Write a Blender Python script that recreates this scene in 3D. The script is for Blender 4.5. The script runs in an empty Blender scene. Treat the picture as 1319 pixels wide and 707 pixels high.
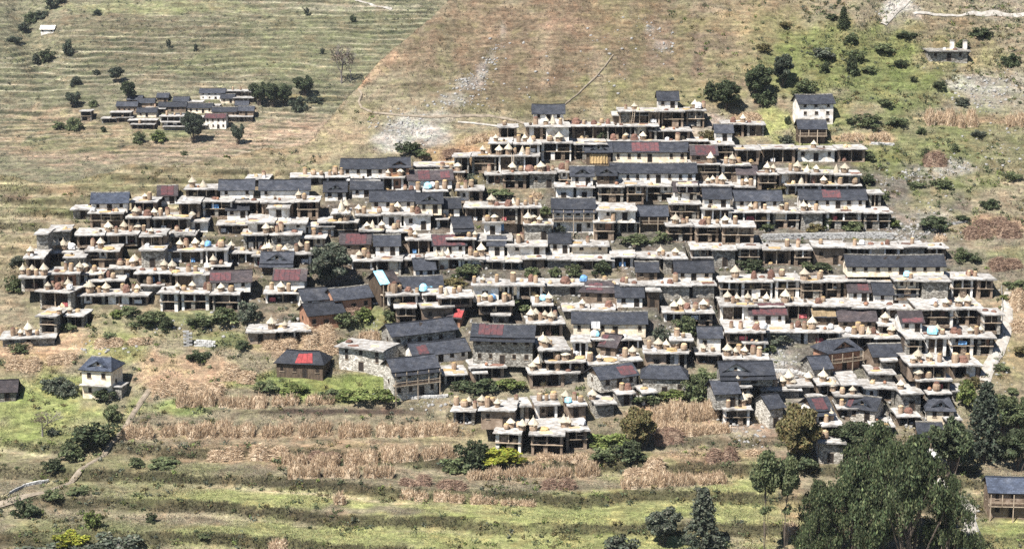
import bpy, math, random
import numpy as np
from mathutils import Vector, Matrix, noise

R = random.Random(7)
NR = np.random.RandomState(11)
scene = bpy.context.scene
COL = scene.collection

# ------------------------------------------------------------------ camera
FPX = 2461.0                      # focal length in photograph pixels (1319 wide)
PITCH = math.radians(12.0)
cd = bpy.data.cameras.new("camera")
cd.sensor_width = 36.0
cd.lens = 36.0 * FPX / 1319.0
cd.clip_start = 1.0
cd.clip_end = 6000.0
cam = bpy.data.objects.new("camera", cd)
COL.objects.link(cam)
cam.location = (0, 0, 0)
cam.rotation_euler = (math.radians(90) - PITCH, 0, 0)
scene.camera = cam

# ------------------------------------------------------------------ light
SUN_EL, SUN_AZ = math.radians(56), math.radians(40)   # azimuth: to the left of straight behind the camera
to_sun = Vector((-math.sin(SUN_AZ) * math.cos(SUN_EL), -math.cos(SUN_AZ) * math.cos(SUN_EL), math.sin(SUN_EL)))
sd = bpy.data.lights.new("sun", 'SUN')
sd.energy = 4.8
sd.angle = math.radians(0.5)
sd.color = (1.0, 0.97, 0.925)
sun = bpy.data.objects.new("sun", sd)
COL.objects.link(sun)
sun.rotation_euler = to_sun.to_track_quat('Z', 'Y').to_euler()
world = bpy.data.worlds.new("World")
scene.world = world
world.use_nodes = True
wn = world.node_tree
bg = wn.nodes["Background"]
sky = wn.nodes.new("ShaderNodeTexSky")
sky.sky_type = 'NISHITA'
sky.sun_disc = False
sky.sun_elevation = SUN_EL
sky.sun_rotation = math.atan2(to_sun.x, to_sun.y)
sky.altitude = 2500
wn.links.new(sky.outputs[0], bg.inputs[0])
bg.inputs[1].default_value = 0.06
scene.view_settings.view_transform = 'Standard'
scene.view_settings.look = 'None'
scene.view_settings.gamma = 1.0
scene.view_settings.exposure = 1.3
scene.cycles.use_denoising = False
scene.cycles.sample_clamp_indirect = 1.5
scene.cycles.max_bounces = 4
scene.cycles.diffuse_bounces = 2
scene.cycles.transparent_max_bounces = 4

# ------------------------------------------------------------------ projection helpers (a pixel of the photograph -> a direction)
CP, SP = math.cos(PITCH), math.sin(PITCH)
def ray(px, py):
    u, v = (px - 659.5) / FPX, -(py - 353.5) / FPX
    return (u, CP + SP * v, -SP + CP * v)
def project(x, y, z):
    fwd = y * CP - z * SP
    up = y * SP + z * CP
    return 659.5 + FPX * x / fwd, 353.5 - FPX * up / fwd
def pscale(x, y, z):
    return FPX / (y * CP - z * SP)

# ------------------------------------------------------------------ materials
def srgb(r, g, b):
    f = lambda c: (c / 255 / 12.92) if c / 255 <= 0.04045 else ((c / 255 + 0.055) / 1.055) ** 2.4
    return (f(r), f(g), f(b))
MATS = {}
def new_mat(name):
    m = bpy.data.materials.new(name)
    m.use_nodes = True
    nt = m.node_tree
    b = nt.nodes["Principled BSDF"]
    b.inputs["Specular IOR Level"].default_value = 0.15
    MATS[name] = m
    return m, nt, b
def N(nt, t, **kw):
    n = nt.nodes.new(t)
    for k, v in kw.items():
        setattr(n, k, v)
    return n
def L(nt, a, b):
    nt.links.new(a, b)
def coords(nt, scale, kind='Object'):
    tc = N(nt, "ShaderNodeTexCoord")
    mp = N(nt, "ShaderNodeMapping")
    mp.inputs["Scale"].default_value = scale if hasattr(scale, '__len__') else (scale,) * 3
    L(nt, tc.outputs[kind], mp.inputs[0])
    return mp.outputs[0]
def worldpos(nt, scale):
    g = N(nt, "ShaderNodeNewGeometry")
    mp = N(nt, "ShaderNodeMapping")
    mp.inputs["Scale"].default_value = scale if hasattr(scale, '__len__') else (scale,) * 3
    L(nt, g.outputs["Position"], mp.inputs[0])
    return mp.outputs[0]
def noise_tex(nt, vec, scale, detail=4, rough=0.6):
    n = N(nt, "ShaderNodeTexNoise")
    n.inputs["Scale"].default_value = scale
    n.inputs["Detail"].default_value = detail
    n.inputs["Roughness"].default_value = rough
    L(nt, vec, n.inputs["Vector"])
    return n.outputs["Fac"]
def ramp(nt, fac, stops):
    r = N(nt, "ShaderNodeValToRGB")
    e = r.color_ramp.elements
    while len(e) < len(stops):
        e.new(0.5)
    for k, (p, c) in enumerate(stops):
        e[k].position = p
        e[k].color = (*c, 1)
    L(nt, fac, r.inputs[0])
    return r.outputs[0]
def mix(nt, fac, a, b, blend='MIX'):
    m = N(nt, "ShaderNodeMix", data_type='RGBA', blend_type=blend)
    for s, v in ((m.inputs[0], fac), (m.inputs[6], a), (m.inputs[7], b)):
        if hasattr(v, 'is_linked') or isinstance(v, bpy.types.NodeSocket):
            L(nt, v, s)
        elif hasattr(v, '__len__'):
            s.default_value = (*v, 1)
        else:
            s.default_value = v
    return m.outputs[2]
def bump(nt, b, h, strength=0.5, dist=0.05):
    n = N(nt, "ShaderNodeBump")
    n.inputs["Strength"].default_value = strength
    n.inputs["Distance"].default_value = dist
    L(nt, h, n.inputs["Height"])
    L(nt, n.outputs[0], b.inputs["Normal"])
def hsv_random(nt, col, amt=0.25):
    """each object a little lighter or darker than its fellows"""
    oi = N(nt, "ShaderNodeObjectInfo")
    mr = N(nt, "ShaderNodeMapRange")
    mr.inputs["To Min"].default_value = 1 - amt
    mr.inputs["To Max"].default_value = 1 + amt
    L(nt, oi.outputs["Random"], mr.inputs[0])
    h = N(nt, "ShaderNodeHueSaturation")
    L(nt, mr.outputs[0], h.inputs["Value"])
    L(nt, col, h.inputs["Color"])
    return h.outputs[0]
def simple(name, c1, c2, scale=1.2, rough=0.9, var=0.2, bump_s=0.3, stretch=(1, 1, 1), c3=None, bscale=None):
    m, nt, b = new_mat(name)
    vec = worldpos(nt, stretch)
    n1 = noise_tex(nt, vec, scale, 5, 0.65)
    stops = [(0.32, c1), (0.62, c2)]
    if c3:
        stops = [(0.28, c1), (0.5, c2), (0.68, c3)]
    col = hsv_random(nt, ramp(nt, n1, stops), var)
    L(nt, col, b.inputs["Base Color"])
    b.inputs["Roughness"].default_value = rough
    if bump_s:
        bump(nt, b, noise_tex(nt, vec, bscale or scale * 4, 3), bump_s, 0.08)
    return m

simple("whitewash", (0.30, 0.25, 0.195), (0.60, 0.56, 0.50), 0.9, 0.9, 0.1, 0.3, c3=(0.80, 0.78, 0.74))
simple("cream_plaster", (0.40, 0.31, 0.21), (0.60, 0.51, 0.38), 1.0, 0.9, 0.12, 0.25, c3=(0.72, 0.65, 0.53))
simple("mud_plaster", (0.10, 0.072, 0.05), (0.19, 0.14, 0.10), 1.0, 0.95, 0.25, 0.3, c3=(0.30, 0.235, 0.18))
simple("smoked_shade_wall", (0.022, 0.017, 0.014), (0.055, 0.042, 0.032), 1.0, 0.95, 0.3, 0.2, c3=(0.11, 0.082, 0.06))  # smoke-blackened gallery wall, darkened further to paint in the recess shade
simple("red_mud", (0.20, 0.105, 0.065), (0.33, 0.18, 0.115), 1.2, 0.95, 0.15, 0.3)
simple("pale_wood", (0.19, 0.14, 0.095), (0.38, 0.31, 0.23), 3, 0.85, 0.25, 0.2, (1, 1, 0.3))
simple("dark_wood", (0.035, 0.026, 0.02), (0.10, 0.072, 0.05), 3, 0.85, 0.3, 0.2, (1, 1, 0.3))
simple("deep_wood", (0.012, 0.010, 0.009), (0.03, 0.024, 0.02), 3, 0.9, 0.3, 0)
simple("straw", (0.30, 0.245, 0.175), (0.51, 0.45, 0.35), 6, 0.95, 0.28, 0.6, (1, 1, 3))
simple("dry_straw", (0.30, 0.21, 0.12), (0.55, 0.42, 0.26), 6, 0.95, 0.2, 0.6)
simple("red_straw", (0.085, 0.048, 0.036), (0.19, 0.105, 0.078), 5, 0.95, 0.3, 0.6)
simple("corn_yellow", (0.29, 0.185, 0.075), (0.44, 0.32, 0.17), 7, 0.85, 0.15, 0.6)
simple("blue_tarp", (0.07, 0.17, 0.36), (0.17, 0.34, 0.55), 1.5, 0.45, 0.15, 0.3)
simple("cyan_tarp", (0.18, 0.46, 0.62), (0.34, 0.64, 0.76), 1.2, 0.45, 0.05, 0.3)
simple("white_cloth", (0.40, 0.39, 0.38), (0.62, 0.61, 0.60), 2, 0.9, 0.1, 0.2)
simple("red_cloth", (0.24, 0.05, 0.06), (0.42, 0.12, 0.12), 2, 0.9, 0.3, 0.2)
simple("red_sheet", (0.040, 0.038, 0.042), (0.080, 0.038, 0.040), 1.3, 0.75, 0.2, 0.2, c3=(0.125, 0.046, 0.046))
simple("bright_red_sheet", (0.14, 0.03, 0.03), (0.30, 0.05, 0.048), 1.4, 0.7, 0.06, 0.2)
simple("tan_sheet", (0.12, 0.085, 0.045), (0.21, 0.155, 0.09), 1.4, 0.75, 0.1, 0.2)
simple("bark", (0.06, 0.045, 0.035), (0.15, 0.12, 0.095), 3, 0.95, 0.2, 0.5, (1, 1, 0.3))
simple("grey_bark", (0.12, 0.10, 0.09), (0.25, 0.22, 0.2), 3, 0.95, 0.2, 0.5, (1, 1, 0.3))
simple("rock", (0.16, 0.15, 0.14), (0.34, 0.33, 0.31), 1.5, 0.9, 0.25, 0.5, c3=(0.46, 0.45, 0.43))
simple("bare_path", (0.17, 0.15, 0.125), (0.29, 0.265, 0.23), 0.9, 0.95, 0.05, 0.6, c3=(0.37, 0.345, 0.31))
simple("brown_path", (0.10, 0.085, 0.06), (0.19, 0.155, 0.115), 0.8, 0.95, 0.05, 0.8, c3=(0.25, 0.21, 0.16))
simple("scree_stone", (0.13, 0.125, 0.115), (0.25, 0.24, 0.225), 1.2, 0.95, 0.2, 0.5)
simple("dark_soil", (0.045, 0.036, 0.03), (0.085, 0.07, 0.058), 0.8, 0.95, 0.05, 0.5)

def stone_mat(name, dark, mid, light, sc=2.6):
    m, nt, b = new_mat(name)
    vec = coords(nt, (1.0, 1.0, 1.9), 'Object')
    v = N(nt, "ShaderNodeTexVoronoi")
    v.inputs["Scale"].default_value = sc
    L(nt, vec, v.inputs["Vector"])
    bw = N(nt, "ShaderNodeSeparateColor")
    L(nt, v.outputs["Color"], bw.inputs[0])
    col = ramp(nt, bw.outputs[0], [(0.1, dark), (0.5, mid), (0.95, light)])
    ve = N(nt, "ShaderNodeTexVoronoi", feature='DISTANCE_TO_EDGE')
    ve.inputs["Scale"].default_value = sc
    L(nt, vec, ve.inputs["Vector"])
    joint = ramp(nt, ve.outputs["Distance"], [(0.0, (0.35, 0.33, 0.3)), (0.09, (1, 1, 1))])
    big = ramp(nt, noise_tex(nt, worldpos(nt, 1), 0.5, 4), [(0.3, (0.72, 0.7, 0.66)), (0.7, (1.12, 1.1, 1.06))])
    c = mix(nt, 1.0, mix(nt, 1.0, col, joint, 'MULTIPLY'), big, 'MULTIPLY')
    L(nt, hsv_random(nt, c, 0.15), b.inputs["Base Color"])
    b.inputs["Roughness"].default_value = 0.92
    bump(nt, b, ve.outputs["Distance"], 0.7, 0.08)
    return m
stone_mat("stone", (0.13, 0.12, 0.105), (0.25, 0.235, 0.21), (0.40, 0.385, 0.35))
stone_mat("pale_stone", (0.22, 0.205, 0.18), (0.40, 0.375, 0.335), (0.58, 0.555, 0.51))
stone_mat("brown_stone", (0.11, 0.08, 0.06), (0.20, 0.155, 0.12), (0.33, 0.27, 0.21))

# slate shingles: courses and joints in the relief and a slight tone per slate
def slate_mat(name, base):
    m, nt, b = new_mat(name)
    vec = coords(nt, 1.0, 'UV')
    br = N(nt, "ShaderNodeTexBrick", offset=0.5, squash=1.0)
    br.inputs["Color1"].default_value = (*[c * 0.72 for c in base], 1)
    br.inputs["Color2"].default_value = (*[c * 1.28 for c in base], 1)
    br.inputs["Mortar"].default_value = (*[c * 0.55 for c in base], 1)
    br.inputs["Scale"].default_value = 1.0
    br.inputs["Brick Width"].default_value = 0.55
    br.inputs["Row Height"].default_value = 0.38
    br.inputs["Mortar Size"].default_value = 0.02
    br.inputs["Bias"].default_value = 0.0
    L(nt, vec, br.inputs["Vector"])
    n1 = noise_tex(nt, worldpos(nt, 1), 0.55, 5, 0.65)
    tone = ramp(nt, n1, [(0.3, (0.62, 0.61, 0.62)), (0.5, (1, 1, 1)), (0.72, (1.75, 1.6, 1.4))])
    c = mix(nt, 1.0, br.outputs["Color"], tone, 'MULTIPLY')
    L(nt, hsv_random(nt, c, 0.34), b.inputs["Base Color"])
    b.inputs["Roughness"].default_value = 0.72
    b.inputs["Specular IOR Level"].default_value = 0.25
    bump(nt, b, br.outputs["Fac"], 0.5, 0.04)
    return m
slate_mat("slate", (0.029, 0.0315, 0.039))
slate_mat("brown_slate", (0.042, 0.034, 0.035))
slate_mat("blue_slate", (0.037, 0.045, 0.064))

# beaten-earth and slab roof tops, bleached, with dirt and straw spilt on them
m, nt, b = new_mat("roof_earth")
vec = worldpos(nt, 1)
n1 = noise_tex(nt, vec, 0.75, 6, 0.7)
c = ramp(nt, n1, [(0.31, (0.12, 0.105, 0.088)), (0.45, (0.24, 0.225, 0.205)), (0.66, (0.44, 0.425, 0.40))])
n2 = noise_tex(nt, vec, 2.6, 3, 0.6)
spill = ramp(nt, n2, [(0.58, (0, 0, 0)), (0.70, (0.55, 0.55, 0.55))])
c = mix(nt, spill, c, (0.36, 0.25, 0.15))
L(nt, hsv_random(nt, c, 0.13), b.inputs["Base Color"])
b.inputs["Roughness"].default_value = 0.95
bump(nt, b, n2, 0.5, 0.08)
# the slate edging of those roofs
simple("roof_edge", (0.07, 0.066, 0.062), (0.27, 0.255, 0.235), 2.5, 0.9, 0.2, 0.4)

# basket weave
m, nt, b = new_mat("basket")
vec = coords(nt, (1, 1, 1), 'Object')
w = N(nt, "ShaderNodeTexWave", wave_type='BANDS', bands_direction='Z')
w.inputs["Scale"].default_value = 3.0
w.inputs["Distortion"].default_value = 1.2
L(nt, vec, w.inputs["Vector"])
c = ramp(nt, w.outputs["Fac"], [(0.2, (0.21, 0.135, 0.085)), (0.8, (0.37, 0.265, 0.175))])
c = mix(nt, 0.55, c, ramp(nt, noise_tex(nt, worldpos(nt, 1), 1.6), [(0.3, (0.17, 0.10, 0.065)), (0.7, (0.44, 0.345, 0.25))]))
L(nt, hsv_random(nt, c, 0.28), b.inputs["Base Color"])
b.inputs["Roughness"].default_value = 0.9
bump(nt, b, w.outputs["Fac"], 0.6, 0.04)

# earth and grass: colour attribute holds what grows there, the noise breaks it up
def ground_mat(name, fine=1.0):
    m, nt, b = new_mat(name)
    at = N(nt, "ShaderNodeVertexColor", layer_name="albedo")
    vec = worldpos(nt, 1)
    a = ramp(nt, noise_tex(nt, vec, 0.9 * fine, 6, 0.72), [(0.28, (0.42, 0.42, 0.40)), (0.5, (1, 1, 1)), (0.72, (1.75, 1.7, 1.62))])
    streak = ramp(nt, noise_tex(nt, worldpos(nt, (0.25, 1.0, 2.5)), 0.55 * fine, 5, 0.7), [(0.3, (0.58, 0.58, 0.56)), (0.7, (1.5, 1.47, 1.4))])
    hue = ramp(nt, noise_tex(nt, vec, 0.28 * fine, 4, 0.6), [(0.33, (0.95, 1.02, 0.88)), (0.5, (1, 1, 1)), (0.66, (1.10, 0.98, 0.95))])
    c = mix(nt, 1.0, at.outputs["Color"], a, 'MULTIPLY')
    c = mix(nt, 1.0, c, streak, 'MULTIPLY')
    c = mix(nt, 1.0, c, hue, 'MULTIPLY')
    L(nt, c, b.inputs["Base Color"])
    b.inputs["Roughness"].default_value = 1.0
    b.inputs["Specular IOR Level"].default_value = 0.05
    bump(nt, b, noise_tex(nt, vec, 1.6 * fine, 6, 0.75), 1.0, 0.55 / fine)
    return m
ground_mat("hillside")
ground_mat("far_hillside_ground", 0.55)

# leaves and blades: colour attribute, some light through
def leaf_mat(name):
    m, nt, b = new_mat(name)
    at = N(nt, "ShaderNodeVertexColor", layer_name="albedo")
    L(nt, at.outputs["Color"], b.inputs["Base Color"])
    b.inputs["Roughness"].default_value = 0.75
    tr = N(nt, "ShaderNodeBsdfTranslucent")
    L(nt, at.outputs["Color"], tr.inputs[0])
    ms = N(nt, "ShaderNodeMixShader")
    ms.inputs[0].default_value = 0.22
    L(nt, b.outputs[0], ms.inputs[1])
    L(nt, tr.outputs[0], ms.inputs[2])
    L(nt, ms.outputs[0], nt.nodes["Material Output"].inputs[0])
leaf_mat("leaves")
leaf_mat("dry_blades")

# ------------------------------------------------------------------ mesh helpers
class MB:
    """collects boxes and polygons, then links them as one mesh object"""
    def __init__(self):
        self.v, self.f, self.m, self.mats, self.uv = [], [], [], [], {}
    def mi(self, mat):
        if mat not in self.mats:
            self.mats.append(mat)
        return self.mats.index(mat)
    def poly(self, pts, mat, uv=None):
        i = len(self.v)
        self.v += [tuple(p) for p in pts]
        self.f.append(tuple(range(i, i + len(pts))))
        self.m.append(self.mi(mat))
        if uv:
            self.uv[len(self.f) - 1] = uv
    def box(self, x0, x1, y0, y1, z0, z1, mat, top=None):
        i = len(self.v)
        self.v += [(x0, y0, z0), (x1, y0, z0), (x1, y1, z0), (x0, y1, z0), (x0, y0, z1), (x1, y0, z1), (x1, y1, z1), (x0, y1, z1)]
        k = self.mi(mat)
        for q in ((0, 1, 5, 4), (1, 2, 6, 5), (2, 3, 7, 6), (3, 0, 4, 7), (3, 2, 1, 0)):
            self.f.append(tuple(i + a for a in q)); self.m.append(k)
        self.f.append((i + 4, i + 5, i + 6, i + 7)); self.m.append(self.mi(top) if top else k)
    def bar(self, a, b, r, mat, n=5, r2=None):
        a, b = Vector(a), Vector(b)
        d = (b - a).normalized()
        s = d.orthogonal().normalized()
        t = d.cross(s)
        r2 = r if r2 is None else r2
        i = len(self.v)
        for p, q in ((a, r), (b, r2)):
            for k in range(n):
                w = 2 * math.pi * k / n
                self.v.append(tuple(p + s * math.cos(w) * q + t * math.sin(w) * q))
        mk = self.mi(mat)
        for k in range(n):
            self.f.append((i + k, i + (k + 1) % n, i + n + (k + 1) % n, i + n + k)); self.m.append(mk)
        self.f.append(tuple(i + n + k for k in range(n))); self.m.append(mk)
    def lathe(self, prof, mat, n=10, cx=0, cy=0, wob=0.0, rng=None):
        i = len(self.v)
        for (r, z) in prof:
            for k in range(n):
                w = 2 * math.pi * k / n
                q = r * (1 + (rng.uniform(-wob, wob) if rng else 0))
                self.v.append((cx + math.cos(w) * q, cy + math.sin(w) * q, z))
        mk = self.mi(mat)
        for j in range(len(prof) - 1):
            for k in range(n):
                self.f.append((i + j * n + k, i + j * n + (k + 1) % n, i + (j + 1) * n + (k + 1) % n, i + (j + 1) * n + k)); self.m.append(mk)
        self.f.append(tuple(i + (len(prof) - 1) * n + k for k in range(n))); self.m.append(mk)
    def mesh(self, name):
        me = bpy.data.meshes.new(name)
        me.from_pydata(self.v, [], self.f)
        for k in self.mats:
            me.materials.append(MATS[k])
        me.polygons.foreach_set("material_index", self.m)
        if self.uv:
            ul = me.uv_layers.new(name="UVMap")
            for fi, uv in self.uv.items():
                for li, c in zip(me.polygons[fi].loop_indices, uv):
                    ul.data[li].uv = c
        me.update()
        return me
    def build(self, name, parent=None):
        return link(name, self.mesh(name), parent)
def link(name, me, parent=None, loc=None, rz=None, scale=None):
    o = bpy.data.objects.new(name, me)
    COL.objects.link(o)
    if parent is not None:
        o.parent = parent
    if loc is not None:
        o.location = loc
    if rz is not None:
        o.rotation_euler = (0, 0, rz)
    if scale is not None:
        o.scale = scale if hasattr(scale, '__len__') else (scale,) * 3
    return o
def empty(name, loc, rz=0.0):
    o = bpy.data.objects.new(name, None)
    COL.objects.link(o)
    o.empty_display_size = 0.5
    o.location = loc
    o.rotation_euler = (0, 0, rz)
    return o
def tag(o, label, cat, group=None):
    o["label"] = label
    o["category"] = cat
    if group:
        o["group"] = group
    return o
def array_mesh(name, verts, faces, mats, colors=None, mat_idx=None):
    """big meshes from numpy arrays; faces k x 3 or k x 4; colors one per face"""
    verts = np.asarray(verts, np.float32); faces = np.asarray(faces, np.int32)
    nf, k = faces.shape
    me = bpy.data.meshes.new(name)
    me.vertices.add(len(verts)); me.vertices.foreach_set("co", verts.ravel())
    me.loops.add(nf * k); me.loops.foreach_set("vertex_index", faces.ravel())
    me.polygons.add(nf)
    me.polygons.foreach_set("loop_start", np.arange(0, nf * k, k, dtype=np.int32))
    if mat_idx is not None:
        me.polygons.foreach_set("material_index", np.asarray(mat_idx, np.int32))
    for m in mats:
        me.materials.append(MATS[m])
    me.update(calc_edges=True)
    if colors is not None:
        ca = me.color_attributes.new("albedo", 'FLOAT_COLOR', 'CORNER')
        c = np.ones((nf * k, 4), np.float32)
        c[:, :3] = np.repeat(np.asarray(colors, np.float32), k, axis=0)
        ca.data.foreach_set("color", c.ravel())
    return me

# ------------------------------------------------------------------ terrain heights
def vnoise(x, y, seed=0):
    """smooth value noise on numpy arrays, about -1..1"""
    x = np.asarray(x, float); y = np.asarray(y, float)
    xi = np.floor(x).astype(np.int64); yi = np.floor(y).astype(np.int64)
    fx, fy = x - xi, y - yi
    fx = fx * fx * (3 - 2 * fx); fy = fy * fy * (3 - 2 * fy)
    def h(a, b):
        n = (a * 374761393 + b * 668265263 + seed * 974634777) & 0x7fffffff
        n = ((n ^ (n >> 13)) * 1274126177) & 0x7fffffff
        return ((n ^ (n >> 16)) & 0xffff) / 32767.5 - 1
    return (h(xi, yi) * (1 - fx) + h(xi + 1, yi) * fx) * (1 - fy) + (h(xi, yi + 1) * (1 - fx) + h(xi + 1, yi + 1) * fx) * fy
def fbm(x, y, seed=0, oct=4):
    s, a, t = 0, 1.0, 0
    for k in range(oct):
        s = s + a * vnoise(np.asarray(x) * 2 ** k, np.asarray(y) * 2 ** k, seed + k); t += a; a *= 0.5
    return s / t
PY_Y = np.array([150, 250, 284, 320, 420, 460, 520, 700.0])
PY_Z = np.array([-141, -113.0, -104.5, -96.6, -53.8, -30.7, 4.0, 108.0])
YC_X = np.array([-400, -140, -91, -60, -44, -37, -22, -13, 0, 20, 60, 400.0])
YC_Y = np.array([396, 396, 397, 403, 412, 428, 447, 461, 482, 520, 640, 700.0])
def stairs(z, step, sharp):
    """turns a slope into terraces: treads that tilt a little, risers that take 'sharp' of each step"""
    q = z / step
    k = np.floor(q); f = q - k
    tread = 0.22 * f
    riser = 0.78 * np.clip((f - (1 - sharp)) / sharp, 0, 1)
    return (k + tread + riser) * step
def terrace(z, warp, step, sharp):
    q = (z + warp) / step
    return stairs(z + warp, step, sharp) - warp, q - np.floor(q)
def near_height(x, y, full=False):
    x = np.asarray(x, float); y = np.asarray(y, float)
    z = np.interp(y, PY_Y, PY_Z)
    z = z + 1.2 * fbm(x / 38, y / 30, 3)
    # terraces: strong in the fields in front and on the slopes left of the houses, faint on the brown spur
    warp = 1.3 * fbm(x / 45, y / 30, 9, 3) + 0.012 * x
    warpf = 0.7 * fbm(x / 60, y / 60, 9, 2) + 0.016 * x
    front = np.clip((326 - y) / 12, 0, 1)
    left = np.clip((-(x + 42)) / 18, 0, 1) * np.clip((y - 350) / 15, 0, 1)
    zf, f1 = terrace(z, warpf + .35 * fbm(x / 13, y / 13, 39, 2), 2.05, 0.24)
    zl, f2 = terrace(z, warp + .5 * fbm(x / 14, y / 14, 19, 2), 1.7, 0.36)
    right = np.clip((x - 92) / 12, 0, 1) * 0.55
    z = z + front * (zf - z) + left * (1 - front) * (zl - z) + right * (1 - front) * (zf - z)
    yc = np.interp(x, YC_X, YC_Y) + 3.0 * fbm(x / 9, x * 0, 21, 2)
    zc = np.interp(yc, PY_Y, PY_Z)
    over = np.clip(y - yc, 0, None)
    drop = zc - 0.9 * over + 0.35 * np.minimum(over, 4)
    z = np.where(y > yc, np.minimum(z, drop), z)
    z = z + 0.16 * fbm(x / 2.4, y / 2.4, 33, 3) + np.clip((y - 424) / 10, 0, 1) * (0.7 * fbm(x / 6, y / 9, 41, 3) + 1.5 * fbm((x - .35 * y) / 7, y / 42, 43, 3))
    if full:
        return z, (front, f1, .24), (np.maximum(left, right * .5) * (1 - front), np.where(left > right, f2, f1), .36)
    return z
FAR_Y = np.array([500, 560, 640, 725, 750, 775, 830, 900, 1100, 1300.0])
FAR_Z = np.array([-150, -136, -121, -111.5, -107, -101.5, -84, -59, 26, 120.0])
def far_height(x, y, full=False):
    x = np.asarray(x, float); y = np.asarray(y, float)
    z = np.interp(y, FAR_Y, FAR_Z) + 2.5 * fbm(x / 60, y / 50, 5)
    gully = np.exp(-((x + 222 + 0.35 * (y - 880)) / 9.0) ** 2)
    z = z - 5.0 * gully * np.clip((y - 800) / 40, 0, 1)
    warp = 2.4 * fbm(x / 70, y / 50, 17, 3) + 0.8 * fbm(x / 20, y / 20, 27, 2) + 0.01 * x
    zt, f = terrace(z, warp, 1.9, 0.38)
    zt2, f2 = terrace(z, warp * .6, 0.95, 0.38)
    low = y < 772 + 14 * fbm(x / 40, y / 40, 37, 2)
    zt = np.where(low, zt2, zt); f = np.where(low, f2, f)
    am = np.clip(0.75 + 0.8 * fbm(x / 50, y / 40, 29, 2), 0.2, 1)
    z = z + am * (zt - z) + 0.25 * fbm(x / 4, y / 4, 51, 3)
    if full:
        return z, (am, f, .38), (am * 0, f, .38)
    return z

def hit_terrain(px, py, near=True):
    """where the line of sight through a pixel of the photograph meets the ground"""
    d = ray(px, py)
    ys = np.linspace(230, 560, 1651) if near else np.linspace(690, 1150, 1151)
    t = ys / d[1]
    xs, zs = d[0] * t, d[2] * t
    hz = near_height(xs, ys) if near else far_height(xs, ys)
    below = np.nonzero(zs <= hz)[0]
    if len(below) == 0:
        return None
    i = max(1, below[0])
    a = (zs[i - 1] - hz[i - 1]); b_ = (hz[i] - zs[i])
    f = a / (a + b_ + 1e-9)
    y = ys[i - 1] + f * (ys[i] - ys[i - 1])
    x = d[0] * y / d[1]
    return (x, y, float(near_height(x, y) if near else far_height(x, y)))
def z_at(x, y):
    return float(near_height(x, y)) if y < 600 else float(far_height(x, y))
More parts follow.
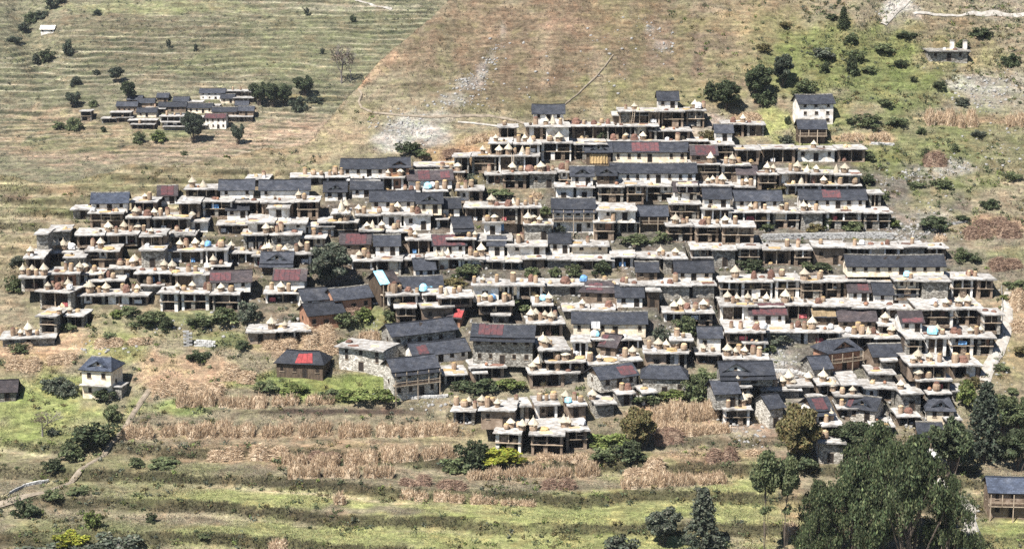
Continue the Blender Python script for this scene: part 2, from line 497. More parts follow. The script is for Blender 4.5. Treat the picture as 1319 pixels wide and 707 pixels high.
# ------------------------------------------------------------------ the village, measured off the photograph
# gable houses: roof from x0 to x1, eave, foot of the wall (photograph pixels), turn in degrees, walls + roof + features, how one would call it
# walls: w white, c cream, m mud, s stone, p pale stone, r red mud, d timber; roof: s slate, b brownish, u bluish
# features: R red sheet (from-to along the roof), H hipped, P pediment to the front, K skirt roof, B balcony, 2/3 rows of windows
GABLES = [
 (1023,1079,133.5,160,8,'ws3','','three-storey white house on the green slope'),
 (1026,1066,166,184,0,'dsB','','timber-fronted house just below the three-storey white house'),
 (1028,1118,257,268.5,0,'wsR.35-.62','','long white house with a faded red streak across its slates'),
 (944,1009,258.6,269,0,'ws','','white house adjoining the long red-streaked house'),
 (904,944,256,267,0,'ws','','short white house between two white gable houses'),
 (866,901,247,258,0,'wbR.45-.95','','small white house with reddish roof end below the long white terrace'),
 (947,977,224.7,237,0,'wb','','dark-roofed hut standing behind straw-capped baskets'),
 (785,899,222.6,236,0,'ws','','longest white terrace house with a row of dark windows'),
 (766,796,226,237,0,'dsP','','small pedimented house joined to the longest white terrace'),
 (733,767,227,239.5,0,'wsP','','tall white house with a white pediment'),
 (709,768,268.6,299,0,'wsK2B','','broad two-storey white house with skirt roof and balcony'),
 (820,862,278,297,0,'dsB','','timber-balconied house with its foot among shrubs'),
 (786,888,195.5,209,0,'csR.27-.62','','long cream house with a red sheet across the roof'),
 (752,790,196,212,0,'dsP','','pedimented house hung with golden corn cobs'),
 (888,926,201,210,0,'mbR.2-.9','','low porch house with a dull red lean-to roof'),
 (919,946,171,182,0,'ws','','little house above the pink terrace wall'),
 (727,757,169.5,178,0,'wbR.3-.75','','small house with a rusty roof in the top rows'),
 (845,876,131.5,139.5,0,'ws','','topmost white house on the big flat roof'),
 (684,729,146.5,156.5,0,'ws','','white house at the upper corner by the footpath'),
 (643,679,276,300,0,'mbHP','','brown hip-roofed house beside a blue bundle'),
 (574,611,295,304,12,'wsK','','grey two-step roofed house with pale end wall'),
 (565,597,268,279,5,'ws','','compact white house above the two-step roof'),
 (521,588,232,242,8,'wbR.25-.5','R.72-.92','white house with two red roof patches'),
 (497,532,215.5,227,5,'rsP','','brick-red pedimented house'),
 (437,501,217,228,0,'ws','','long white house at the upper end of the western rows'),
 (449,495,244,254,4,'ws','','slate house tucked under the upper long white house'),
 (414,450,247,258,4,'wsP','','pedimented house beside the slope path'),
 (474,538,259,271,3,'ws','','white house fronted by tall bare baskets'),
 (533,574,262,275,5,'csP','','cream pedimented house at the row end'),
 (436,479,317.5,325,0,'mbR.2-.85','','brown house with a rusty red roof above the grey tree'),
 (479,519,316.5,329,4,'ws','','white house next to the rusty roof'),
 (554,604,316,327,4,'wsR.03-.95','','white house with red-edged roof and three straw cones'),
 (626,653,316,329.5,0,'ws','','narrow white house with one dark doorway'),
 (705,737,313,326.5,0,'ws','','square white house behind a long pale roof'),
 (817,850,353.5,361,0,'ms','','squat brown house set on the long white roof'),
 (867,921,350.5,361.5,0,'ws','','white house by the dark alley'),
 (1088,1219,342.5,354,0,'cs','','longest cream house under the broad white roof'),
 (1090,1123,376,388,0,'wbR.45-.9','','white house with a pinkish roof patch'),
 (1123,1184,379,391,0,'ws','','twin-bay white house near three straw cones'),
 (963,1015,405,417.5,0,'wbR.1-.98','','house roofed with a wide dark red sheet'),
 (1044,1078,407.5,419,0,'dsR.02-.98T','','house roofed in tan sheeting'),
 (1078,1131,414,424.5,0,'mb','','low brown house crowded with pots'),
 (1156,1193,415,427.5,4,'wbR.1-.95E','','white house with a red strip along its eave'),
 (742,801,376,388,-6,'mbHR.15-.6','','hip-roofed brown house with a red-washed slope'),
 (791,831,382.5,395,0,'ws','','white house beside the brown hip roof'),
 (734,836,416,431.5,-2,'cs','','wide cream house in the middle of the lower village'),
 (770,814,446,458,-24,'mbR.05-.35','','small brown house turned aslant below the wide cream house'),
 (603,692,433,469,-6,'ssKR.12-.5','','big stone house with a double slate roof'),
 (576,604,411,420.5,-14,'rbR.45-1.0V','','small house with a vivid red roof'),
 (467,515,364,392,30,'dbB','','dark house half covered by a cyan tarpaulin'),
 (525,563,352,358,10,'ws','','long-roofed shed behind the house with a cyan bundle'),
 (505,573,370,382,10,'ws','','white house with black gable end and cyan bundle'),
 (373,438,385,399,22,'ws','','white-gabled house behind two dark houses'),
 (411,481,384,402,26,'rs','','dark long house under the grey tree'),
 (377,445,404,423,26,'rs','','red-brown gabled house with a black side wall'),
 (315,343,311,321,6,'ws','','tiny white house with black gable end'),
 (334,379,338.5,352.5,0,'dsPK','','black timber house with stepped pediment roof'),
 (350,396,361,373.5,0,'wbR.05-.8','','white house with a mottled red roof by the grey tree'),
 (268,328,363,374,6,'wbR.0-.5','','house with half its roof red at the lower edge'),
 (287,325,271,281,8,'ws','','short white house in the third western row'),
 (279,331,246,255,5,'ws','','white house at the head of the western rows'),
 (331,403,245.5,255,5,'ws','','long white house with three white bays'),
 (114,169,262.5,272,6,'wu','','bluish-roofed white house at the village end'),
 (199,233,255,262.5,8,'wbR.2-.8','','hut with brownish roof on the western skyline'),
 (1044,1112,452,476,24,'rsHPB','','large two-storey house with brick-red end wall and balcony'),
 (1112,1208,457,474.5,10,'msR.84-1.0','','long slate house with dark red roof end'),
 (1089,1150,526,542,-28,'psPR.05-.2','','stone house with white pediment above the willow'),
 (1188,1234,528,542.5,-6,'csHP','','small hip-roofed house at the tree edge'),
 (1178,1217,561,577,-4,'ms','','plain roof peeping out between the trees'),
 (968,1012,524.5,550,24,'ps','','stone house above the olive bush'),
 (1031,1074,528,541,16,'wsKR.2-.75','','white-gabled house with a red strip behind the olive bush'),
 (1033,1074,476,486,14,'ss','','small stone house with a white bundle on top'),
 (924,1001,484,494,4,'ssKP','','stone house with a broken slate roof line'),
 (909,955,506,525,10,'ss','','slate house at the edge of the corn field'),
 (897,932,434.5,450.5,0,'ws','','small white house fronted by two straw baskets'),
 (822,889,486.5,510,-4,'ssH','','blank stone barn above the corn field'),
 (750,824,485,500,26,'psR.55-.95','','pale gabled house with red smears on its slates'),
 (484,590,428,446,27,'ss','','long stone house with a stepped terrace in front'),
 (514,606,456.5,466,22,'wsR.12-.3','','long low house with a red corner sheet'),
 (486,567,475,510,24,'psKB','','two-storey stone house with a pillared gallery'),
 (352,428,467.5,486,-10,'dsHR.42-.78V','','lone house with a bright red roof patch'),
 (102,158,476,513,-12,'cuHP2','','lone cream two-storey house by the field path'),
 (-8,27,509.5,516,8,'sb','','dark shed roof at the field edge'),
 (1268,1338,633.5,666,-4,'muB','','bluish-roofed house with open stalls by the stream path'),
]
# flat-roofed houses: roof edge from x0 to x1, its front edge, foot of the front (photograph pixels), turn, front, what stands on the roof
# front: o open gallery, w whitewashed, s stone, m mud; second letter: material of the solid bits
# on the roof: h straw-capped basket, t tall bare basket, r red-brown heap, b blue bundle, y corn spread, c straw cone, w white bundle; a<n> = n as they come
FLATS = [
 (788,835,147.5,158,0,'mw',''),
 (795,852,142.5,159,0,'om','t806 h817'), (850,909,141.5,163,0,'om','w900 t906 y883 h895'),
 (676,735,162,181,0,'ow','t690 h703 c712 t722'), (735,848,161.5,179,0,'om','r742 t752 r765 t775 r783'),
 (834,891,167.5,180,0,'om','t840'), (928,986,159.5,176,0,'os','r944 h957'),
 (629,697,184.5,198,0,'ow','t668 h676 c683 t687 a1'), (695,782,184.5,206,0,'ow','t708 c714 h720 t726'), (782,912,184,192,0,'om','r790 b808 h828 c829 t873 r817 t795 a2'),
 (916,946,185.5,196,0,'ow',''), (945,1026,190.5,209,0,'om',''), (1025,1116,191,209,0,'oo','h1048'),
 (888,966,212,226,0,'ow','h943 t935 t951 h915'),
 (583,641,200,220,0,'ow','h622 t630'), (640,696,200,219,0,'ow','h643 h655 t663 c673 t680'),
 (560,600,220.5,232,0,'mw','t570 t581 h590 t576'), (532,587,213,225,0,'sw',''),
 (490,522,227.5,241,0,'ow','h500 t508 h516'), (447,491,231,243,0,'ww',''),
 (373,452,228,238,4,'ow','t393 t404 t414 t425 t432 t440'), (316,348,234,240,0,'sw','t340'),
 (975,1042,223.5,237,0,'om','h988 h996 t1018 h1027 c1040'), (1041,1109,224,237,0,'om','h1051 c1077 h1088 a1'),
 (1010,1060,237,250,0,'ow','c1032 r1036 t1049 r1047'), (1059,1110,237.5,250,0,'ow','t1082 t1101 y1065 h1056'),
 (1117,1137,248.5,262,0,'os',''),
 (901,973,240,249,0,'om','h912 h918 h930 c929 t924 h961 t956 t967'),
 (768,831,238,262,0,'ow',''), (830,899,238,258,0,'ow',''),
 (624,650,224,236,0,'os','t630'), (646,746,222,243,0,'ow','h660 t671 r680 t690 h697 r705 t712 r724 t731'),
 (586,624,244,259,0,'ow','t590 t600 t607'),
 (509,579,246,257,4,'om','t522 r530 t541 b551 w557 t563 t573'),
 (597,698,266,286,0,'ow','h633 r640 r655 c661 t668 t677 t684 t691'),
 (228,301,260,276,2,'ow',''), (300,412,258.5,275,2,'om','h385 t392'),
 (237,282,243.7,251,0,'ow','c262 h248'), (167,204,259,272,0,'om','h187 t193'),
 (344,374,266.5,280,0,'ww',''), (426,452,275,286,2,'om','h446 c440'),
 (114,161,273,294,0,'om','w120'), (92,121,268.5,282,0,'ss',''),
 (457,520,275,287,3,'om','h462 t469 t489 t505 h512'), (517,558,275.6,296,2,'ww','r538 t531'),
 (559,594,281,293,3,'ow','t572'),
 (861,903,261.5,281,0,'ow',''), (902,944,268,283,0,'ow',''), (768,821,270,284,0,'ww',''), (764,823,285,300,0,'ow','t790'),
 (714,741,239.5,259,0,'ww',''), (740,766,240,258,0,'ww',''),
 (621,648,285.6,299,0,'ww','t628 h637'), (673,713,288,301,0,'sm','h680 h686 h695'),
 (938,1031,272,295,0,'ow','h967 t973 h1006 t1013 t985'), (1030,1148,272,296,0,'ow','h1035 h1042 t1051'),
 (857,973,290.5,311,0,'om','h870 t880 r905 t913 h934 t947 t908 t885 t925'),
 (888,1046,320,342,0,'om','t1014 t1028 w1056'), (1045,1161,318,341,0,'ow','t1101 w1110 t1057 r1143'), (1160,1220,318,334,0,'ow','r1148 t1175'),
 (785,885,330.5,343,0,'om','h851 h870 t854'), (890,919,334,341,0,'om','c902 t897'),
 (575,661,308,326,0,'ow','w607 h612 t604'), (651,705,315.5,328,0,'ww','t668 t672'), (588,627,332,346,3,'om','t606 t613 h620'),
 (734,785,315.5,327,0,'cw','t757'), (672,738,331.6,344,0,'om',''), (736,791,333.5,346,0,'os',''), (645,674,335.5,347,0,'os',''), (617,650,334.5,346,0,'om',''),
 (521,557,307.5,325,3,'om','h535 t529'), (450,546,334,344,2,'om','t475 a2'), (547,597,331.5,347,2,'ow','c562 c570 c577'),
 (462,531,297.5,313,3,'om','h473 c480 h492 t508 t513'), (408,463,285,297,2,'om','h446 y428 h436 c455'), 
 (607,701,366,381,0,'om','t611 h622 t640 t661 r684 t690'), (700,846,366,381,0,'om','r728 b752 t779 y776 r803 t807'),
 (843,922,365.5,383,0,'om','r863 t870'), (853,920,401,415,0,'ow','h868 r885 h906 t896 h877 t911'),
 (925,1031,361,384,0,'ow','r971 h947 t1007 r993'), (1030,1151,361,382,0,'ow','w1025 h1036 t1055 t1060 r1020'), (1150,1223,360.5,384,0,'ow','c1125 c1143 b1168 t1173 t1117'), (1222,1281,358.5,384,0,'os','r1252 t1248 t1256'),
 (925,1011,393,412,0,'ow','h937 h949 h963 h974 h987 t944'), (1010,1097,392.5,412,0,'om','h1000 h1010 r1054 t1060 t1020'), (1096,1181,396,413,0,'om',''), (1180,1265,396,420,0,'ow','h1218 h1235 h1246 t1205 t1224 w1203'),
 (1263,1291,403.5,420,0,'op',''),
 (933,986,426,440,0,'om','t942 t954 t975 r974 w985'), (985,1086,426,441,0,'ow','r1028 t1036 y1040 t1020 h1046 w1070'), (1085,1166,433.5,447,0,'om','w1093 t1100 t1110 c1118 h1148 r1125 t1105'), (1165,1281,433,456,0,'ow','b1201 h1207 t1214 r1229 h1250 h1263 t1256 r1236'),
 (930,991,460.5,473,0,'ow','h937 h947 t955 h959 t970 t978'), (955,989,440,451,0,'ow',''), (895,929,454.5,468,0,'ow','h906 t918'), (828,887,452.5,473,0,'os','t836 h848 h858 h870 y865 t881'), (862,893,436.5,449,0,'om','t872 t880'),
 (724,793,401.5,409,0,'sw','h750 r784 y735'), (832,851,373,395,0,'dm',''), (676,729,415,433,4,'om','h684 h690 h702 h710 t696 t715'), 
 (735,826,437,447,0,'om','r768 t777 t790 w765 b768'), (614,663,392.5,402,0,'om','h625 t632 b634 t650 t655 t617'), (560,613,386,394,6,'om','c575 t585 t568 t592'),
 (690,737,449,463,6,'ow','h703 t709 h699'), (700,757,464,478,4,'ow','t718 h728 w742 t735 y747'), (753,801,466.5,479,6,'mw','t760 h772 y785'),
 (632,658,404,413,0,'sw',''),
 (495,589,383,390,6,'ow','t502 t508 t515 r526 b543 t537'), (507,588,394,410,4,'om',''),
 (317,402,424.5,441,4,'om','h350 h367 y360'),
 (317,396,287,297.5,2,'ww',''), (394,433,290,301,2,'ww',''), (311,390,301,320,2,'om','h350 h343 t357 t362'), (386,422,305,318,2,'om','t404'),
 (293,332,324.5,338,2,'ow','h298'), (325,404,327.5,341,4,'om','h341 h347 t360 h368 t382 h386 t396 c344'), (339,390,376,389,2,'ow','t350 h362 t372'),
 (204,311,376,399,0,'ow','h229 t237 h248 r265 t270 h285 t298'), (150,193,379,392,0,'om','r163 t158 h177'), (174,272,352,367,0,'om','h212 h223 t243 y225 t252 h268 y272'), (180,215,366,379,4,'sm','b195 t193'),
 (180,295,320.6,338,0,'ow','t218 h232 t240 h252 b268 r284 t285 h262'), (140,191,344,358,0,'om','t155 h172 t165'), (150,253,301,316,0,'ow','h160 h178 t184 t170'), (240,271,284,296,3,'ww','h248'),
 (278,320,288,300,2,'om',''), (220,252,299,311,3,'om','t228'), (162,247,279,297,2,'ow','t180 r190 h199 t207 t216 y238 h175'),
 (47,63,300,311,0,'sp',''), (61,96,296,311,8,'sw',''), (95,138,301.5,314,6,'om',''), (134,181,301,314,6,'ow','h140 t150'), (180,241,302.5,315,4,'om','h195'),
 (54,109,324,336,6,'om','h67 h75 h90 w93 h82'), (109,156,322,335,2,'om','h130 y140 t120'), (81,113,330,342,4,'sm',''),
 (62,136,352,363,6,'om','h103 h108 h115 t92 t85 t122'), (146,189,344.5,357,4,'om','h174 t181 t160'), (112,164,360,373,6,'om','h118 r140 t146 h130'),
 (24,63,356,374,4,'op','h30 h42 t37 t47 h57'), (48,106,374,395,-14,'os','h62 r75 t68 h88 w90 t81'), (102,193,378.6,392,0,'ow','h116 t128 h137 h112 t170'),
 (49,113,406,421,-8,'os','h77 h90'), (-4,72,434,445,8,'sm','h27 h37 t17 t22 t48'),
 (433,517,447,478,-24,'pp',''),
 (564,627,479,494,10,'om','t585'), (598,652,471,486,8,'om',''),
 (580,666,526,545,-4,'om','t588 h604 t612 h620 t628 t634 h641 t598'), (656,793,519,538,8,'om','t665 t704 t713 h723 b732 t740 t748 h761 t695'),
 (636,729,557,586,-8,'om','h676 h687 t668 h658 y700 t652'), (724,761,552,578,6,'om','h712 h722 h732 w750'),
 (678,732,479,498,6,'om','h693 h686 t718'), (783,845,504,520,14,'om','y830 r808 t801'),
 (1050,1082,493,505,2,'om','h1060'), (1081,1108,493,505,0,'om',''), (1168,1266,469,487,4,'om','h1182 h1197 t1210 r1240 t1246 t1230 h1176'),
 (1117,1153,480,491,2,'sm',''), (1107,1156,498,512,-4,'os',''), (1155,1225,505,528,4,'os','h1160 t1206'), (1178,1226,488,501,0,'om','h1182 t1196'),
 (928,970,525,548,4,'ow','h957 h968 t938'),  (1188,1219,597,606,0,'ms','w1203'), (1073,1110,508,520,0,'sm','h1062 t1085 h1098'),
 (978,1032,505,512,0,'sm','h988 h1007 h1021 t1014 t998'),
 (1012,1046,497,507,0,'sm','h1016 h1041'), (1046,1064,517,528,4,'om',''), (1076,1110,525,536,-2,'om','h1090 t1084'), (1152,1186,534,546,2,'om','r1170 t1160'), (1038,1062,549,560,0,'sw','t1050'), (1050,1090,568,596,-4,'ps','t1062'), (1056,1086,546,558,2,'om','h1070 t1064'), (1120,1152,549,559,0,'sm',''), (1222,1247,502,516,6,'sp',''), (1214,1240,542,550,4,'sw',''), (1132,1156,464,474,0,'sm',''), (945,968,496,506,0,'om','h950'),
 (684,714,391,404,2,'om','b700 h707 t692'), (716,748,478,492,2,'sm',''), (795,828,462,474,4,'om','t805 h815'), (1130,1157,417,429,0,'ow','h1140'), (262,300,341,352,4,'om','h275 t285'), (30,60,331,343,4,'om','h40'), (640,668,163,174,0,'om','t650'),
 # the hut with two pale chimneys high on the slope
 (1194,1249,65,79,2,'ss',''),
]
# the far hamlet and the white barn beyond it
FAR_GABLES = [
 (256,291,120,128,0,'ws2','','tallest house of the far hamlet, with a white upper floor'),
 (176,200,134,138,0,'ms','','dark-roofed far house behind the hamlet trees'),
 (201,218,127,131,0,'ms','','small far house at the back of the hamlet'),
 (149,178,137,146,0,'ms','','outermost gable of the far hamlet'),
 (175,203,145,151,0,'cs','','far house with a broad slate roof in mid-hamlet'),
 (203,241,137.5,144,0,'ms','','longest slate roof of the far hamlet'),
 (240,275,139,146,0,'cs','','far house in front of the tall hamlet house'),
 (272,306,144,151,0,'ms','','lower far house beside the round hamlet tree'),
 (263,293,152.5,166,0,'wbR.05-.95','','far house with a dull red roof'),
 (302,321,136,144,0,'cs','','far house at the tree end of the hamlet'),
 (222,244,131,136,0,'ms','','slate roof peeping over the middle of the hamlet'),
 (283,303,127,133,0,'cs','','pale far house just under the tall hamlet house'),
 (306,328,143,149,0,'ms','','last far house before the dark tree row'),
 (163,184,129,134,0,'ms','','far roof beside the darkest hamlet tree'),
 (220,240,152,158,0,'cs','','far cream house among galleries'),
 (51,71,38,43,0,'wW','','white barn alone on the far hillside'),
]
FAR_FLATS = [
 (141,170,144.5,151,0,'os',''), (165,203,154.5,161,0,'om',''), (205,243,149.5,156,0,'ow','t215 t225 t233'), (208,243,157,166,0,'om',''),
 (290,326,117,124,0,'om','t300 t310'), (103,119,143,156,0,'os',''), (240,262,131,137,0,'ow',''), (300,328,126,132,0,'ow',''),
 (210,246,163.5,168,0,'sm',''), (168,200,160,166,0,'om','t180'), (150,172,151,157,0,'om','t158'), (262,284,136,141,0,'ow','t270'), (290,326,150,157,0,'om',''), (186,214,140,145,0,'om','t200'), (245,268,161,167,0,'om',''), (130,152,152,158,0,'os',''), (310,330,118,124,0,'om',''), (243,262,151,157,0,'om','t250'),
]
WALLM = {'w': 'whitewash', 'c': 'cream_plaster', 'm': 'mud_plaster', 's': 'stone', 'p': 'pale_stone', 'r': 'red_mud', 'd': 'dark_wood', 'o': 'mud_plaster'}
WALLW = {'w': 'whitewashed', 'c': 'cream', 'm': 'earth-brown', 's': 'stone', 'p': 'pale stone', 'r': 'red-brown', 'd': 'dark timber', 'o': 'earth-brown'}
ROOFM = {'s': 'slate', 'b': 'brown_slate', 'u': 'blue_slate', 'W': 'whitewash'}

def split_rows(rows):
    """a long roof is several neighbours' roofs, none quite level with the next"""
    out = []; r = random.Random(13)
    for q in rows:
        W = q[1] - q[0]
        if W < 58 or q[0] < 0 or q[4] < -8:
            out.append(q); continue
        n = max(2, int(round(W / r.uniform(30, 46))))
        cut = [0] + sorted((k + r.uniform(-.22, .22)) / n for k in range(1, n)) + [1]
        prev = 0
        for k in range(n):
            a, b = q[0] + W * cut[k], q[0] + W * cut[k + 1]
            dy = r.choice([-1.5, -.7, 0, 0, .7, 1.2]) if abs(prev) < .5 else 0
            prev = dy
            dz = r.uniform(-1.5, 1.5)
            slope = math.tan(math.radians(q[4])) * .2 * (W * (.5 - (cut[k] + cut[k + 1]) / 2))
            g = [t for t in q[6].split() if (t[0] == 'a' and k == 0) or (t[0] != 'a' and a <= float(t[1:]) < b)]
            st = q[5]
            if st[0] == 'o' and r.random() < .12: st = r.choice(['sw', 'mm', 'ww', 'sm'])
            elif st[0] == 'o': st = 'o' + r.choice([st[1], st[1], 's', 'w', 'm'])
            out.append((a - .6, b + .6, q[2] + dy + slope, q[3] + dz + slope, q[4] + r.uniform(-2.5, 2.5), st, ' '.join(g)))
    return out
class House:
    pass
planes = []                       # roofs already standing: something above may stand on them
def first_hit(px, py, near=True):
    d = ray(px, py)
    g = hit_terrain(px, py, near)
    best, host = (g[1], g) if g else (1e9, None), None
    t_best = best[0]
    p = best[1]
    for h in planes:
        if d[2] >= 0:
            continue
        y = h.ztop / d[2] * d[1]
        x = d[0] * y / d[1]
        lx, ly = h.local(x, y)
        if -h.w / 2 - 0.8 < lx < h.w / 2 + 0.8 and -1.3 < ly < 9.5 and y < t_best + 0.6:
            if ly < 0.5:
                y += (0.5 - ly); x = d[0] * y / d[1]
            if y < t_best + 1.5:
                t_best, p, host = y, (x, y, h.ztop), h
    return p, host

def place(rows, kind, near=True):
    out = []
    for i, r in enumerate(rows):
        h = House()
        h.kind, h.row, h.near = kind, r, near
        h.x0, h.x1, h.ye, h.yb, rot = r[:5]
        h.style = r[5]
        h.rot = math.radians(rot)
        h.grains = r[6] if kind == 'F' else ''
        h.extra = r[6] if kind == 'G' else ''
        h.ref = r[7] if kind == 'G' else ''
        out.append(h)
    return out
def down_to_next(rows):
    """where a little ground would show under a house it has a lower floor down to the next roof"""
    cover = np.zeros((760, 1400), bool)
    for q in GABLES: cover[int(q[2] - 10):int(q[3]), max(0, int(q[0])):int(q[1])] = 1
    for q in rows: cover[int(q[2] - 5):int(q[3]), max(0, int(q[0])):int(q[1])] = 1
    out = []
    for q in rows:
        gap = []
        for x in range(max(0, int(q[0])) + 2, int(q[1]) - 2, 3):
            col = cover[int(q[3]) + 1:int(q[3]) + 22, x]
            gap.append(int(np.argmax(col)) if col.any() else 99)
        gp = float(np.median(gap)) if gap else 99
        if 1 < gp < 16 and q[3] - q[2] + gp < 24.5:
            q = q[:3] + (q[3] + gp,) + tuple(q[4:])
        out.append(q)
    return out
houses = place(GABLES, 'G') + place(down_to_next(split_rows(FLATS)), 'F') + place(FAR_GABLES, 'G', False) + place(FAR_FLATS, 'F', False)
houses.sort(key=lambda h: -h.yb)
for h in houses:
    over = 0.55 if h.kind == 'G' else 0.4
    a = abs(h.rot)
    xc = (h.x0 + h.x1) / 2
    (X, Y, Z), host = first_hit(xc, h.yb, h.near)
    s = pscale(X, Y, Z)
    W = (h.x1 - h.x0) / s
    h.d = 5.2 if h.kind == 'G' else 5.6
    if not h.near:
        h.d = 5.0
    if W < 5: h.d = min(h.d, 4.6)
    fd = h.d + (2 * over if a > 0.02 else 0)
    h.w = max(2.2, (W - fd * math.sin(a)) / math.cos(a) - 2 * over)
    # middle of the front
    side = fd * math.sin(a)
    fx = h.x0 + (side if h.rot > 0 else 0) * s + (W - side) * s / 2
    if abs(fx - xc) > 3:
        (X, Y, Z), host = first_hit(fx, h.yb, h.near)
    h.X, h.Y, h.Z, h.host = X, Y, Z, host
    dd = ray(fx, h.ye)
    h.h = max(1.7, min(8.5, Y * dd[2] / dd[1] - Z))
    ca, sa = math.cos(h.rot), math.sin(h.rot)
    h.local = (lambda x, y, X=X, Y=Y, ca=ca, sa=sa: ((x - X) * ca + (y - Y) * sa, -(x - X) * sa + (y - Y) * ca))
    h.ztop = Z + h.h
    h.px, h.py = fx, (h.ye + h.yb) / 2
    h.guests = []
    if host is not None:
        lx, ly = host.local(X, Y)
        host.guests.append((lx, ly, h.w))
        host.d = max(host.d, min(ly + 0.9, 9.5))
    if h.kind == 'F':
        planes.append(h)

# the ground is dug away where a house stands in the slope
def dig(xs, ys, zs):
    for h in houses:
        if h.near != (h.Y < 600):
            continue
        d = h.d + 0.3
        rad = math.hypot(h.w / 2 + 1, d)
        m = (np.abs(xs - h.X) < rad) & (np.abs(ys - h.Y) < rad)
        if not m.any():
            continue
        idx = np.nonzero(m)
        lx = (xs[idx] - h.X) * math.cos(h.rot) + (ys[idx] - h.Y) * math.sin(h.rot)
        ly = -(xs[idx] - h.X) * math.sin(h.rot) + (ys[idx] - h.Y) * math.cos(h.rot)
        ins = (np.abs(lx) < h.w / 2 + 0.5) & (ly > -1.3) & (ly < d)
        lim = h.Z - 0.12
        sel = tuple(a[ins] for a in idx)
        zs[sel] = np.minimum(zs[sel], lim)
    return zs
# ------------------------------------------------------------------ the ground
LIT = 1.75                       # what sun and exposure make of an albedo of 1 on the slope
def alb(r, g, b):
    k = .2126 * r + .7152 * g + .0722 * b            # weathered, half-dry: little colour
    r, g, b = (k + .78 * (c - k) for c in (r, g, b))
    return np.array(srgb(r, g, b)) / LIT
